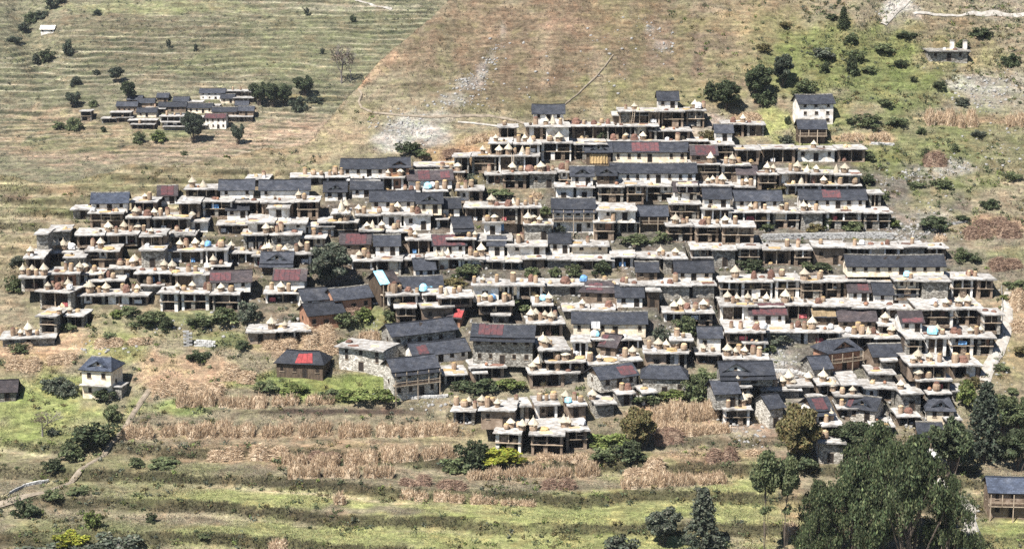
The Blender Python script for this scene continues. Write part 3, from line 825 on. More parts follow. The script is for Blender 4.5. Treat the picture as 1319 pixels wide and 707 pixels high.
# what grows where: centre and radii (photograph pixels at which the patch is found), colour, how strongly
BLOBS_NEAR = [
 # the spur above the village: brown grass, olive patches, rubble
 (760,60,260,90,(134,115,92),.92), (690,110,150,40,(118,107,84),.7), (900,70,90,60,(134,116,97),.7), (640,70,90,70,(132,114,92),.8),
 (850,120,110,30,(140,132,92),.7), (720,140,120,18,(128,120,86),.6), (800,20,60,40,(132,118,84),.5), (990,30,60,40,(150,130,96),.6),
 (606,108,18,8,(170,164,156),.6), (590,128,26,8,(166,160,150),.55), (632,75,5,10,(166,158,148),.45), (852,60,12,9,(170,162,152),.55), (836,38,10,8,(180,172,165),.5),
 (525,165,34,20,(178,176,168),.9), (505,185,30,14,(186,182,174),.9), (565,150,30,8,(186,180,168),.6), (480,92,22,14,(180,150,122),.8), (500,72,22,12,(176,146,116),.8), (455,105,20,12,(190,152,116),.8),
 (925,30,50,14,(152,138,96),.5), (960,50,20,40,(170,150,118),.5),(1010,50,60,40,(132,128,84),.6),
 (1160,20,26,26,(198,194,186),.85),(1145,34,14,10,(196,192,186),.9), (1180,50,120,40,(142,126,96),.7), (1290,10,60,20,(160,148,132),.6),
 (575,70,14,50,(128,120,92),.6), (540,110,50,8,(120,108,84),.6), (648,45,4,20,(168,158,146),.5), (622,92,8,12,(176,170,162),.6), (560,170,24,16,(190,186,180),.7), (700,60,10,60,(166,146,120),.5), (770,100,12,50,(170,152,126),.5), (820,70,12,60,(120,112,80),.5), (880,50,14,60,(124,118,82),.5), (735,30,40,14,(162,132,108),.6), (600,40,20,30,(140,122,96),.6), (1000,90,60,20,(120,122,78),.6), (940,80,40,16,(150,140,100),.6),
 # the green slope right of the village
 (1100,80,120,60,(122,128,74),.85), (1150,120,80,30,(120,128,76),.8), (1060,170,60,40,(134,138,84),.8), (985,160,45,22,(172,172,104),.85),
 (1250,80,70,16,(154,144,102),.8), (1280,120,60,30,(168,162,150),.6), (1260,110,50,12,(178,174,164),.7), (1200,200,110,60,(122,126,80),.8), (1300,190,50,40,(136,132,96),.7),
 (1180,225,60,14,(166,160,148),.6), (1230,215,30,10,(180,176,166),.6), (1110,230,60,40,(124,130,72),.85), (1180,250,60,20,(140,136,100),.6),
 (1160,300,50,18,(172,166,154),.9), (1175,285,60,12,(162,156,144),.8), (1250,285,60,12,(150,140,104),.6), (1290,290,50,14,(174,136,110),.7), (1300,330,40,14,(132,138,84),.7),
 (1240,330,30,20,(140,136,110),.6), (1300,420,30,40,(178,156,122),.7), (1300,470,40,30,(152,138,100),.7), (1110,178,50,8,(192,160,124),.8), (1260,155,80,8,(150,124,98),.7),
 # bare and trodden ground among the houses, darkened to paint shade into the gaps
 (660,330,330,130,(116,108,98),.9), (1020,350,250,150,(120,113,104),.9), (300,335,240,66,(118,108,94),.88), (1000,470,40,40,(160,154,144),.9), (1120,500,120,60,(140,133,123),.85),
 (760,470,160,60,(158,148,130),.6), (620,182,40,14,(186,160,120),.9), (590,200,50,12,(176,140,104),.7), (640,150,60,8,(150,140,110),.6),(915,160,40,14,(178,164,150),.8), (960,152,24,10,(190,158,120),.85),
 (600,235,30,14,(150,136,84),.7),(660,245,60,10,(150,140,110),.6),(1000,245,30,14,(146,138,98),.7),
 # left slopes and the corn fields below the village
 (200,225,260,18,(150,138,104),.7), (90,240,120,24,(136,132,92),.7), (60,270,70,14,(128,132,84),.7), (40,330,60,40,(166,148,114),.75), (75,245,26,10,(190,164,128),.8), (25,255,22,8,(122,104,86),.7),
 (380,195,120,20,(160,144,110),.6), (430,150,70,20,(164,148,114),.6), (380,172,110,22,(176,152,122),.6),
 (60,445,90,26,(196,164,130),.85), (30,470,60,14,(176,154,112),.7), (240,480,70,30,(190,158,126),.9), (380,440,60,22,(192,160,128),.9), (300,440,60,14,(130,136,84),.75), (200,420,90,24,(148,140,104),.7),
 (250,405,60,14,(126,132,86),.7), (470,410,50,22,(138,142,88),.8), (440,400,20,12,(128,88,66),.7), (480,470,60,30,(150,144,110),.6), (440,500,90,20,(138,150,78),.85), (360,490,60,14,(132,144,80),.8),
 (240,525,50,12,(136,150,86),.9), (140,450,50,20,(156,158,96),.8), (60,530,110,50,(152,160,92),.9), (20,600,60,24,(150,142,106),.7), (60,640,120,30,(160,148,120),.6), (110,610,70,30,(156,148,106),.7),
 (200,620,120,40,(154,150,106),.8), (120,690,120,24,(146,150,98),.7), (380,640,220,14,(166,168,104),.9), (400,690,240,24,(160,162,102),.9), (700,690,260,40,(168,170,104),.95), (800,650,160,20,(160,164,100),.85),
 (960,640,60,60,(166,168,104),.9), (620,650,90,14,(164,164,104),.85), (1290,690,60,30,(160,166,98),.9), (640,600,60,14,(160,168,60),.8), (430,530,130,5,(96,82,72),.95), (300,560,160,10,(186,156,124),.6),
 (400,585,220,18,(176,148,116),.75), (590,560,60,20,(166,148,112),.6), (870,540,70,26,(196,162,126),.95), (900,600,90,20,(178,150,116),.8), (960,560,30,26,(178,160,142),.75), (740,600,80,16,(190,160,124),.85),
 (820,600,60,20,(150,148,98),.7), (620,500,60,14,(140,134,110),.7), (1000,560,50,30,(172,150,128),.7), (1200,590,60,30,(150,140,112),.6), (1250,570,40,30,(170,150,116),.6), (1240,640,40,30,(158,148,110),.7), (1000,680,40,30,(176,170,112),.7), (1020,650,20,30,(190,160,120),.6),
]
BLOBS_FAR = [
 (260,60,240,40,(132,124,98),.75), (150,50,90,40,(126,116,92),.7), (420,60,140,60,(128,128,94),.7), (60,80,90,50,(138,134,102),.6), (20,20,40,40,(120,118,92),.6), (520,30,80,40,(126,124,92),.7),
 (200,10,140,10,(150,152,104),.6), (150,45,24,3,(200,190,150),.9), (460,10,90,6,(178,170,144),.6),
 (240,190,260,26,(172,150,126),.85), (120,175,140,24,(164,144,112),.7), (60,150,60,14,(190,164,132),.6), (380,175,110,26,(182,156,130),.9), (300,130,60,20,(150,138,112),.6), (210,172,50,10,(138,144,96),.7), (90,185,80,12,(130,132,92),.6),
 (400,128,60,8,(160,152,104),.7), (300,85,120,12,(140,142,98),.6),
]
def paint(px, py, x, y, z, slope, blobs, base, seed):
    n = len(px)
    col = np.tile(alb(*base), (n, 1))
    wob = fbm(x / 7, y / 7, seed, 3)
    for k, (cx, cy, rx, ry, rgb, st) in enumerate(blobs):
        q = ((px - cx) / rx) ** 2 + ((py - cy) / ry) ** 2
        w = np.clip(1.35 - q + 0.9 * fbm(x / 4.5 + k * 3.1, y / 4.5, seed + 7, 2), 0, 1) * st
        w = w * w * (3 - 2 * w)
        col += w[:, None] * (alb(*rgb) - col)
    return col
def banks(x, y, fn, col, weed, dry, seed):
    """terrace fronts left to weeds, pale dry grass along their lips, each terrace its own crop"""
    z, t1, t2 = fn(x, y, True)
    px, py = project(x, y, z)
    for (st, f, sharp), lw in zip((t1, t2), (.11, .11) if fn is far_height else (.06, .16)):
        patch = np.clip((1.1 if lw < .1 else .75) + .9 * fbm(x / 11, y / 5, seed + 3, 3), 0.15, 1)
        w = np.clip((f - (1 - sharp)) / .05, 0, 1) * st * patch
        col = col + (w * weed[3])[:, None] * (alb(*weed[:3]) - col)
        lip = np.exp(-((f - (1 - sharp) + .06) / lw) ** 2) * st * np.clip(.4 + 1.3 * fbm(x / 22, y / 6, seed + 9, 3), 0, 1)
        col = col + (lip * dry[3])[:, None] * (alb(*dry[:3]) - col)
        col = col * (1 + .16 * st * np.sign(f - .4) * np.abs(fbm(x / 24, y / 9, seed + 13, 2)))[:, None]
    return col, px, py
WEED_N, DRY_N = (88, 83, 60, .9), (214, 196, 158, .85)
WEED_F, DRY_F = (78, 82, 62, .95), (206, 196, 168, .75)
def albedo_at(x, y, fn, blobs, base, seed):
    z = fn(x, y)
    px, py = project(x, y, z)
    col = paint(px, py, x, y, z, None, blobs, base, seed)
    far = fn is far_height
    col, px, py = banks(x, y, fn, col, WEED_F if far else WEED_N, DRY_F if far else DRY_N, seed)
    return col * (1 + 0.22 * fbm(x / 3.2, y / 3.2, seed + 5, 3))[:, None]
def ground(name, xs, ys, fn, mat, blobs, base, seed):
    gx, gy = np.meshgrid(xs, ys)
    gz = dig(gx, gy, fn(gx, gy))
    ny, nx = gx.shape
    x, y, z = gx.ravel(), gy.ravel(), gz.ravel()
    col = albedo_at(x, y, fn, blobs, base, seed)
    i = (np.arange(ny - 1)[:, None] * nx + np.arange(nx - 1)[None, :]).ravel()
    faces = np.stack([i, i + 1, i + nx + 1, i + nx], 1)
    me = array_mesh(name, np.stack([x, y, z], 1), faces, [mat])
    ca = me.color_attributes.new("albedo", 'FLOAT_COLOR', 'POINT')
    c4 = np.ones((len(x), 4), np.float32); c4[:, :3] = np.clip(col, 0.004, 0.8)
    ca.data.foreach_set("color", c4.ravel())
    me.polygons.foreach_set("use_smooth", np.ones(len(faces), bool))
    o = link(name, me)
    o["kind"] = "structure"
    return o
BASE_N, BASE_F = (152, 140, 114), (138, 132, 106)
ground("hillside", np.arange(-190, 190.1, 0.68), np.arange(215, 600, 0.68), near_height, "hillside", BLOBS_NEAR, BASE_N, 61)
ground("far_hillside", np.concatenate([np.arange(-460, -300, 3), np.arange(-300, 30, .85), np.arange(30, 160, 3)]), np.concatenate([np.arange(500, 640, 3), np.arange(640, 930, .85), np.arange(930, 1300, 3)]), far_height, "far_hillside_ground", BLOBS_FAR, BASE_F, 71)

# ------------------------------------------------------------------ paths laid on the slope
def path(name, pts, width, mat, near=True):
    P = [hit_terrain(px, py, near) for px, py in pts]
    P = [p for p in P if p]
    line = []
    for a, b in zip(P, P[1:]):
        n = max(1, int(math.hypot(a[0] - b[0], a[1] - b[1]) / 0.8))
        line += [(a[0] + (b[0] - a[0]) * k / n, a[1] + (b[1] - a[1]) * k / n) for k in range(n)]
    line.append(P[-1][:2])
    f = near_height if near else far_height
    m = MB(); rows = []
    for i, (x, y) in enumerate(line):
        a, b = line[max(0, i - 1)], line[min(len(line) - 1, i + 1)]
        d = Vector((b[0] - a[0], b[1] - a[1], 0)).normalized()
        nrm = Vector((-d.y, d.x, 0))
        wl = width * (1 + 0.35 * noise.noise((x * 0.3, y * 0.3, 3))) / 2
        wr = width * (1 + 0.35 * noise.noise((x * 0.3, y * 0.3, 9))) / 2
        row = []
        for t in (-1, -0.5, 0, 0.5, 1):
            q = Vector((x, y, 0)) + nrm * (t * (wl if t < 0 else wr))
            hz = max(float(f(q.x + ox, q.y + oy)) for ox in (-.4, .4) for oy in (-.4, .4))
            row.append((q.x, q.y, hz + (0.10 if abs(t) < 1 else -0.06)))
        rows.append(row)
    for r0, r1 in zip(rows, rows[1:]):
        for k in range(4):
            m.poly([r0[k], r0[k + 1], r1[k + 1], r1[k]], mat)
    o = m.build(name)
    o["kind"] = "structure"
    return o
path("field_path", [(192, 503), (176, 526), (158, 556), (134, 586), (100, 612), (58, 634), (20, 645), (-20, 657)], 1.0, "brown_path")
path("side_path", [(1301, 378), (1297, 400), (1296, 430), (1285, 455), (1275, 470), (1268, 492)], 2.2, "bare_path")
path("stream_path", [(1206, 622), (1236, 640), (1248, 660), (1250, 680), (1240, 712), (1236, 735)], 2.2, "bare_path")
path("footpath", [(448, 110), (462, 116), (466, 122), (462, 132), (466, 140), (480, 146), (520, 150), (560, 152)], 0.5, "brown_path")
path("upper_footpath", [(560, 152), (600, 150), (630, 150), (655, 154), (676, 160)], 0.8, "brown_path")
path("lower_footpath", [(590, 158), (620, 161), (660, 166)], 0.4, "bare_path")
path("hill_road", [(1176, 20), (1215, 21), (1260, 20), (1325, 19)], 0.9, "bare_path")
path("slope_path", [(725, 138), (745, 122), (768, 100), (790, 72)], 0.3, "brown_path")
path("gully_bed", [(1180, -8), (1168, 3), (1155, 14), (1146, 24), (1138, 33)], 1.5, "bare_path")
path("far_footpath", [(458, 0), (480, 8), (505, 13)], 1.4, "bare_path", False)
path("yard_ledge", [(905, 158), (880, 160), (860, 163)], 2.4, "bare_path")
# ------------------------------------------------------------------ houses
def unit_mesh(name, fill):
    m = MB(); fill(m); return m.mesh(name)
POST = {k: unit_mesh("post", lambda m, k=k: m.box(-.5, .5, -.5, .5, 0, 1, k)) for k in ('pale_wood', 'dark_wood', 'whitewash')}
def fill_frame(m):
    for a in ((-.5, -.38, 0, 1), (.38, .5, 0, 1), (-.38, .38, .88, 1), (-.38, .38, 0, .1)):
        m.box(a[0], a[1], -.07, .06, a[2], a[3], 'dark_wood')
    m.box(-.62, .62, -.12, .05, -.07, -.002, 'pale_wood')
FRAME = unit_mesh("window", fill_frame)
PANE = unit_mesh("shutter", lambda m: (m.box(-.375, -.01, -.03, .055, .105, .875, 'deep_wood'), m.box(.01, .375, -.025, .055, .105, .875, 'deep_wood')))
def fill_door(m):
    m.box(-.5, .5, -.03, .05, 0, 1, 'deep_wood')
    m.box(-.62, -.5, -.08, .05, 0, 1.04, 'dark_wood'); m.box(.5, .62, -.08, .05, 0, 1.04, 'dark_wood'); m.box(-.5, .5, -.08, .05, 1.0, 1.04, 'dark_wood')
DOOR = unit_mesh("door", fill_door)
def window(root, x, y, z, w, hh):
    o = link("window", FRAME, root, (x, y, z), scale=(w, 1, hh))
    link("shutter", PANE, o)
    return o

def flat_slab(h, r, over=0.4, thick=0.26):
    """roof of slabs and beaten earth with an uneven rim"""
    m = MB()
    nx, ny = max(3, int((h.w + 2 * over) / 0.85)), max(4, int((h.d + over) / 1.1))
    fo = 0.95
    tilt = r.uniform(-.012, .012)
    top = []
    for j in range(ny + 1):
        row = []
        for i in range(nx + 1):
            x = -h.w / 2 - over + (h.w + 2 * over) * i / nx
            y = -fo + (h.d + fo) * j / ny
            z = h.h + r.uniform(-.05, .06) + .10 * noise.noise((x * .22 + h.X, y * .3, h.Y)) + tilt * x
            if j == 0: y += r.uniform(-.26, .2); z += r.uniform(-.12, .05)
            if i in (0, nx): x += r.uniform(-.14, .14); z += r.uniform(-.05, .02)
            row.append((x, y, z))
        top.append(row)
    for j in range(ny):
        for i in range(nx):
            m.poly([top[j][i], top[j][i + 1], top[j + 1][i + 1], top[j + 1][i]], 'roof_earth' if h.x0 != 1194 else 'stone')
    rim = top[0] + [top[j][nx] for j in range(1, ny + 1)] + top[ny][-2::-1] + [top[j][0] for j in range(ny - 1, 0, -1)]
    for a, b in zip(rim, rim[1:] + rim[:1]):
        m.poly([(a[0], a[1], h.h - thick), (b[0], b[1], h.h - thick), b, a], 'roof_edge')
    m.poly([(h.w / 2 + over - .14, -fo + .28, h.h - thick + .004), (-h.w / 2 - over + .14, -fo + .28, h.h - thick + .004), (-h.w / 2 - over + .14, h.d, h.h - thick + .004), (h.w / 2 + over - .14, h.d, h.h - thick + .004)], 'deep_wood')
    return m

def build_flat(h, r):
    root = empty("flat_roofed_house", (h.X, h.Y, h.Z), h.rot)
    h.root = root
    k, side = h.style[0], h.style[1]
    wm = WALLM[side]
    w, d, H = h.w, h.d, h.h
    zt = H - 0.258
    low = -0.5 if h.host is not None else -3.5
    wall = MB()
    posts = []
    if k == 'o':
        rec = 1.9 if H > 2.0 else 1.4
        two = H > 3.25
        hl = H * 0.47 if two else 0.0
        inner = 'smoked_shade_wall'
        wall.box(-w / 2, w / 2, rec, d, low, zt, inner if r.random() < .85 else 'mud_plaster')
        wm_ = wm if (side != 'w' or r.random() < .55) else r.choice(['stone', 'brown_stone'])
        e = 0.3 + r.random() * .35
        wall.box(-w / 2, -w / 2 + e, 0, rec, low, zt, wm_)
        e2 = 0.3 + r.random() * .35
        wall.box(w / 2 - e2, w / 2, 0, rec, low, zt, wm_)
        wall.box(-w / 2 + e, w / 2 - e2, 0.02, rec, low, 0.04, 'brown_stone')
        if two:
            x = -w / 2 + e
            while x < w / 2 - e2 - .5:             # piers of the lower floor with byres between
                op = r.uniform(1.2, 2.2); x += op
                pw = r.uniform(.6, 1.6)
                if x + pw > w / 2 - e2: break
                wall.box(x, x + pw, 0.03, rec, low, hl, r.choice([wm, 'brown_stone', 'stone', 'stone', 'mud_plaster', 'brown_stone']))
                x += pw
            b = MB(); b.box(-w / 2 - .1, w / 2 + .1, -.30, rec - .003, hl, hl + .13, 'pale_wood', top='mud_plaster')
            b.build("balcony", root)
            zf = hl + .13
        else:
            zf = 0.04
        n = max(2, int(round((w - e - e2) / r.uniform(1.5, 2.5))))
        x0, bw = -w / 2 + e, (w - e - e2) / n
        rail_open = []
        pmat = r.choice(['whitewash', 'mud_plaster', 'dark_wood', 'brown_stone', 'dark_wood', 'cream_plaster', 'red_mud', 'stone'])
        pclose = r.choice([.08, .2, .35, .55])
        for i in range(n):
            xa, xb = x0 + i * bw, x0 + (i + 1) * bw
            q = r.random()
            if i > 0:
                pk = 'whitewash' if (side == 'w' and r.random() < .35) else 'pale_wood' if r.random() < .8 else 'dark_wood'
                t = .3 if pk == 'whitewash' else .17
                posts.append((xa, pk, t))
            if q < pclose and H > 1.9:                     # closed bay
                p = MB(); mat = pmat if r.random() < .75 else r.choice(['whitewash', 'mud_plaster', 'dark_wood', 'brown_stone'])
                p.box(xa + .1, xb - .1, .34, .5, zf, zt - .002, mat)
                p.build("wall_panel", root)
                if r.random() < .5:
                    window(root, (xa + xb) / 2, .34, zf + .35 * (zt - zf), .6, .8)
            elif q < pclose + .35:
                rail_open.append((xa, xb))
            if r.random() < .45:
                link("door", DOOR, root, ((xa + xb) / 2 + r.uniform(-.3, .3), rec - .01, zf), scale=(r.uniform(.8, 1.1), 1, min(1.7, (zt - zf) * .85)))
        for xa, pk, t in posts:
            link("post", POST[pk], root, (xa, .14 if not two else -.1, zf), scale=(t, t, zt - zf))
        if rail_open and two:
            for xa, xb in rail_open:
                m = MB()
                m.box(xa, xb, -.24, -.18, zf + .62, zf + .72, 'pale_wood')
                m.box(xa, xb, -.23, -.19, zf + .3, zf + .36, 'dark_wood')
                m.build("railing", root)
    else:
        km = WALLM[k]
        wall.box(-w / 2, w / 2, 0, d, low, zt, km)
        n = max(1, int(w / 2.6))
        for i in range(n):
            x = -w / 2 + w * (i + .5) / n + r.uniform(-.3, .3)
            if k in 'sd' and r.random() < .5:
                continue
            if i == n // 2 and H > 1.9:
                link("door", DOOR, root, (x, 0, 0), scale=(.85, 1, min(1.7, H * .7)))
            else:
                window(root, x, 0, H * .42, r.uniform(.55, .8), min(.95, H * .36))
            if H > 4:
                window(root, x, 0, H * .68, .65, .85)
    wall.build("wall", root)
    flat_slab(h, r).build("roof", root)
    return root

def slope_sheet(m, a, b, c, dd, mat, thick=.14, nu=8, nv=3, r=None, wob=.025):
    """one roof slope, a-b along the eave, dd-c along the ridge, with thickness and slight unevenness"""
    a, b, c, dd = map(Vector, (a, b, c, dd))
    nrm = (b - a).cross(dd - a).normalized()
    if nrm.z < 0: nrm = -nrm
    lu, lv = (b - a).length, (dd - a).length
    g = []
    sag = min(.16, .012 * lu)
    for j in range(nv + 1):
        row = []
        for i in range(nu + 1):
            u, v = i / nu, j / nv
            p = (a * (1 - u) + b * u) * (1 - v) + (dd * (1 - u) + c * u) * v
            off = r.uniform(-wob, wob) * 1.6 if r and 0 < j < nv else 0
            if lu > 4: p = p - Vector((0, 0, sag * math.sin(math.pi * u) * (.4 + .6 * v)))
            row.append((p + nrm * off, (p - a).dot((b - a).normalized()), v * lv))
        g.append(row)
    for j in range(nv):
        for i in range(nu):
            q = (g[j][i], g[j][i + 1], g[j + 1][i + 1], g[j + 1][i])
            m.poly([p[0] for p in q], mat, [(p[1], p[2]) for p in q])
    lo = -nrm * thick
    for i in range(nu):
        p, q = g[0][i][0], g[0][i + 1][0]
        m.poly([p + lo, q + lo, q, p], mat, [(0, 0)] * 4)
    m.poly([b + lo, c + lo, c, b], mat, [(0, 0)] * 4)
    m.poly([dd + lo, a + lo, a, dd], mat, [(0, 0)] * 4)
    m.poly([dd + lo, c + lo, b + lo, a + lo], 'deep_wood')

def build_gable(h, r):
    far_small = not h.near
    root = empty("gable_house", (h.X, h.Y, h.Z), h.rot)
    h.root = root
    st = h.style
    wm, rm, fl = WALLM[st[0]], ROOFM[st[1]], st[2:]
    red = None
    import re
    for seg in (re.findall(r'R([0-9.]+)-([0-9.]+)', fl + h.extra)):
        red = (red or []) + [(float(seg[0]), float(seg[1]))]
    flags = re.sub(r'R[0-9.]+-[0-9.]+', '', fl)
    w, d = h.w, h.d
    ov, sd_, tn = .55, .45, math.tan(math.radians(30))
    H = h.h + .2
    zr = H + d / 2 * tn
    low = -.4 if h.host is not None else -3.5
    wall = MB()
    for x, s in ((-w / 2, -1), (w / 2, 1)):
        pass
    # four walls with the gables (hipped roofs have level walls)
    hip = 'H' in flags
    wall.box(-w / 2, w / 2, 0, d, low, H - .02, wm)
    if not hip:
        for x0, x1 in ((-w / 2, -w / 2 + .3), (w / 2 - .3, w / 2)):
            for xx in (x0, x1):
                pts = [(xx, 0.02, H - .021), (xx, d - .02, H - .021), (xx, d / 2, zr - .1)]
                wall.poly(pts if xx == x1 else pts[::-1], wm if r.random() < .7 else 'dark_wood')
            wall.poly([(x0, .02, H - .021), (x1, .02, H - .021), (x1, d / 2, zr - .1), (x0, d / 2, zr - .1)], wm)
            wall.poly([(x1, d - .02, H - .021), (x0, d - .02, H - .021), (x0, d / 2, zr - .1), (x1, d / 2, zr - .1)], wm)
    wall.build("wall", root)
    # roof
    m = MB()
    ze = H - ov * tn + .07
    zr += .09
    hx = min(w * .24, 1.7) if hip else 0
    nu = max(4, int(w / 1.2))
    slope_sheet(m, (-w / 2 - sd_, -ov, ze), (w / 2 + sd_, -ov, ze), (w / 2 + sd_ - hx, d / 2, zr), (-w / 2 - sd_ + hx, d / 2, zr), rm, nu=nu, r=r)
    slope_sheet(m, (w / 2 + sd_, d + ov, ze), (-w / 2 - sd_, d + ov, ze), (-w / 2 - sd_ + hx, d / 2 + .001, zr), (w / 2 + sd_ - hx, d / 2 + .001, zr), rm, nu=4, r=r)
    if hip:
        for s in (-1, 1):
            a, b = (s * (w / 2 + sd_), d + ov, ze - .003), (s * (w / 2 + sd_), -ov, ze - .003)
            t = (s * (w / 2 + sd_ - hx), d / 2, zr - .003)
            pts = [a, b, t] if s < 0 else [b, a, t]
            m.poly(pts, rm, [(0, 0), (d + 2 * ov, 0), (d / 2 + ov, 2.5)])
            lo = .14
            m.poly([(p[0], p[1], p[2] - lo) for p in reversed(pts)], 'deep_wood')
            q = pts[:2]
            m.poly([(q[0][0], q[0][1], q[0][2] - lo), (q[1][0], q[1][1], q[1][2] - lo), q[1], q[0]], rm, [(0, 0)] * 4)
    roof = m.build("roof", root)
    cap = MB(); cm = rm if r.random() < .5 else 'stone'; RL = w + 2 * sd_ - 2 * hx; sg = min(.16, .012 * RL) if RL > 4 else 0; nc = max(3, int(RL / .9))
    for i in range(nc):
        u = (i + .5) / nc; zz = zr - sg * math.sin(math.pi * u) + r.uniform(-.02, .02)
        cap.box(-RL / 2 + RL * i / nc + .01, -RL / 2 + RL * (i + 1) / nc - .01, d / 2 - .17, d / 2 + .17, zz - .09, zz + .06, cm)
    cap.build("ridge_cap", roof)
    # coloured sheets over the slates
    for (f0, f1) in red or []:
        s = MB()
        mat = 'bright_red_sheet' if 'V' in flags else 'tan_sheet' if 'T' in flags else 'red_sheet'
        W2 = w + 2 * sd_
        lo, hi = .03, .97
        if 'E' in flags: hi = .42
        elif f1 - f0 < .6: lo = r.uniform(.03, .2); hi = r.uniform(.75, .97)
        sgr = min(.16, .012 * W2) if W2 > 4 else 0
        pt = lambda f, v, up: (-W2 / 2 + W2 * f + (hx * v * (1 - 2 * f)), -ov + (d / 2 + ov) * v, ze + (zr - ze) * v + up - sgr * math.sin(math.pi * f) * (.4 + .6 * v))
        nn = max(2, int((f1 - f0) * W2 / .9))
        for i in range(nn):
            a, b = f0 + (f1 - f0) * i / nn, f0 + (f1 - f0) * (i + .96) / nn
            l2, h2 = lo + r.uniform(0, .06), hi - r.uniform(0, .10)
            up = .075 + r.uniform(0, .02)
            q = [pt(a, l2, up), pt(b, l2, up + .01), pt(b, h2, up + .01), pt(a, h2, up)]
            s.poly(q, mat)
            s.poly([(p[0], p[1], p[2] - .05) for p in (q[0], q[1])] + [q[1], q[0]], mat)
            s.poly([(p[0], p[1], p[2] - .05) for p in (q[1], q[2])] + [q[2], q[1]], mat)
        o = s.build("roof_sheet", roof)
        o["label"] = {"bright_red_sheet": "bright red roof sheet", "tan_sheet": "tan roof sheet"}.get(mat, "faded red roof sheet")
    if far_small and w < 6:
        n = 2
    # pediment to the front
    if 'P' in flags:
        pw = min(w * .62, 4.6)
        px = 0 if w < 7 else (w / 2 - pw / 2 - .2) * r.choice([1, 1, -1])
        if h.x0 == 102: px = .2
        yf = .55
        zb = H + yf * tn + .03
        za = zb + pw / 2 * tn * 1.05
        yb = min(d / 2, (za - H) / tn)
        p = MB()
        pm = 'whitewash' if st[0] in 'wpcdms' else wm
        p.poly([(px - pw / 2 + .25, yf, zb - .1), (px + pw / 2 - .25, yf, zb - .1), (px, yf, za - .16)], pm)
        p.poly([(px + pw / 2 - .25, yf + .2, zb - .1), (px - pw / 2 + .25, yf + .2, zb - .1), (px, yf + .2, za - .16)], pm)
        p.build("pediment", root)
        window(root, px, yf - .01, zb + .12, .5, .55)
        q = MB()
        for s in (-1, 1):
            a, b = (px + s * (pw / 2 + .25), yf - .45, zb - .1), (px + s * (pw / 2 + .25), yf + 1.0, zb - .1)
            c, e = (px, d / 2, za + .02), (px, yf - .45, za + .02)
            if s < 0: slope_sheet(q, b, a, e, c, rm, .12, 3, 3, r)
            else: slope_sheet(q, a, b, c, e, rm, .12, 3, 3, r)
        q.build("pediment_roof", root)
    if 'K' in flags:
        q = MB()
        slope_sheet(q, (-w / 2 - .5, -1.35, H - .85), (w / 2 + .5, -1.35, H - .85), (w / 2 + .5, -.02, H - .3), (-w / 2 - .5, -.02, H - .3), rm, .1, nu, 2, r)
        q.build("skirt_roof", root)
    # openings
    rows = 3 if '3' in flags else 2 if ('2' in flags or H > 4.2) else 1
    if h.x0 == 1023: rows = 3
    hh = H / rows
    n = max(1, int(round(w / 2.3)))
    for j in range(rows):
        z0 = j * hh
        for i in range(n):
            x = -w / 2 + w * (i + .5) / n + r.uniform(-.15, .15)
            if r.random() < .12: continue
            if j == 0 and i == n // 2 and rows < 3 and H > 1.8:
                link("door", DOOR, root, (x, 0, 0.02), scale=(.8, 1, min(1.65, hh * .72)))
            else:
                window(root, x, 0, z0 + hh * .36, r.uniform(.55, .8), min(.95, hh * .42))
    for s in (-1, 1):                                    # one window in each end wall
        if w > 5 and H > 1.9 and r.random() < .6:
            o = window(root, s * w / 2, d * r.uniform(.35, .65), H * .45, .6, .7)
            o.rotation_euler = (0, 0, math.pi / 2 * s)
    if 'B' in flags:
        zb = H * .46
        b = MB(); b.box(-w / 2 - .2, w / 2 + .2, -1.15, -.004, zb, zb + .13, 'pale_wood')
        b.build("balcony", root)
        b = MB(); b.box(-w / 2 - .2, w / 2 + .2, -1.12, -1.05, zb + .68, zb + .77, 'pale_wood'); b.box(-w / 2 - .2, w / 2 + .2, -1.10, -1.06, zb + .16, zb + .5, 'dark_wood')
        b.build("railing", root)
        n2 = max(3, int(w / 1.8))
        for i in range(n2 + 1):
            link("post", POST['pale_wood'], root, (-w / 2 + w * i / n2, -1.08, low if i % 2 == 0 else zb), scale=(.14, .14, H - .35 - (low if i % 2 == 0 else zb)))
    return root

hr = random.Random(5)
for h in houses:
    if h.kind == 'F':
        build_flat(h, hr)
    else:
        build_gable(h, hr)
# ------------------------------------------------------------------ what stands on the roofs
def lathe_mesh(name, prof, mat, n=10, seed=0, wob=.03):
    m = MB(); m.lathe(prof, mat, n, wob=wob, rng=random.Random(seed)); return m.mesh(name)
BASKET = [lathe_mesh("basket", [(.62, 0), (.80, .35), (.86, .75), (.80, 1.2), (.70, 1.42), (.02, 1.46)], 'basket', 10, 1),
          lathe_mesh("basket", [(.78, 0), (.86, .5), (.82, 1.1), (.74, 1.4), (.02, 1.44)], 'basket', 10, 2),
          lathe_mesh("basket", [(.7, 0), (.74, .6), (.78, 1.15), (.74, 1.38), (.02, 1.42)], 'basket', 10, 3)]
def cap_mesh(seed, spike):
    r = random.Random(seed)
    m = MB()
    m.lathe([(.6, -.06), (1.06, -.2), (1.09, -.10), (.76, .22), (.42, .58), (.13, .92), (.05, .98 + spike), (.004, 1.0 + spike)], 'straw', 12, wob=.07, rng=r)
    for k in range(16):                       # loose ends of straw round the brim
        w = r.uniform(0, 6.28); a = Vector((math.cos(w), math.sin(w), 0))
        t = Vector((-a.y, a.x, 0)) * .05
        p = a * 1.08 + Vector((0, 0, -.14)); q = a * r.uniform(1.22, 1.36) + Vector((0, 0, r.uniform(-.36, -.24)))
        m.poly([p - t, p + t, q + t * .3, q - t * .3], 'straw')
    return m.mesh("straw_cap")
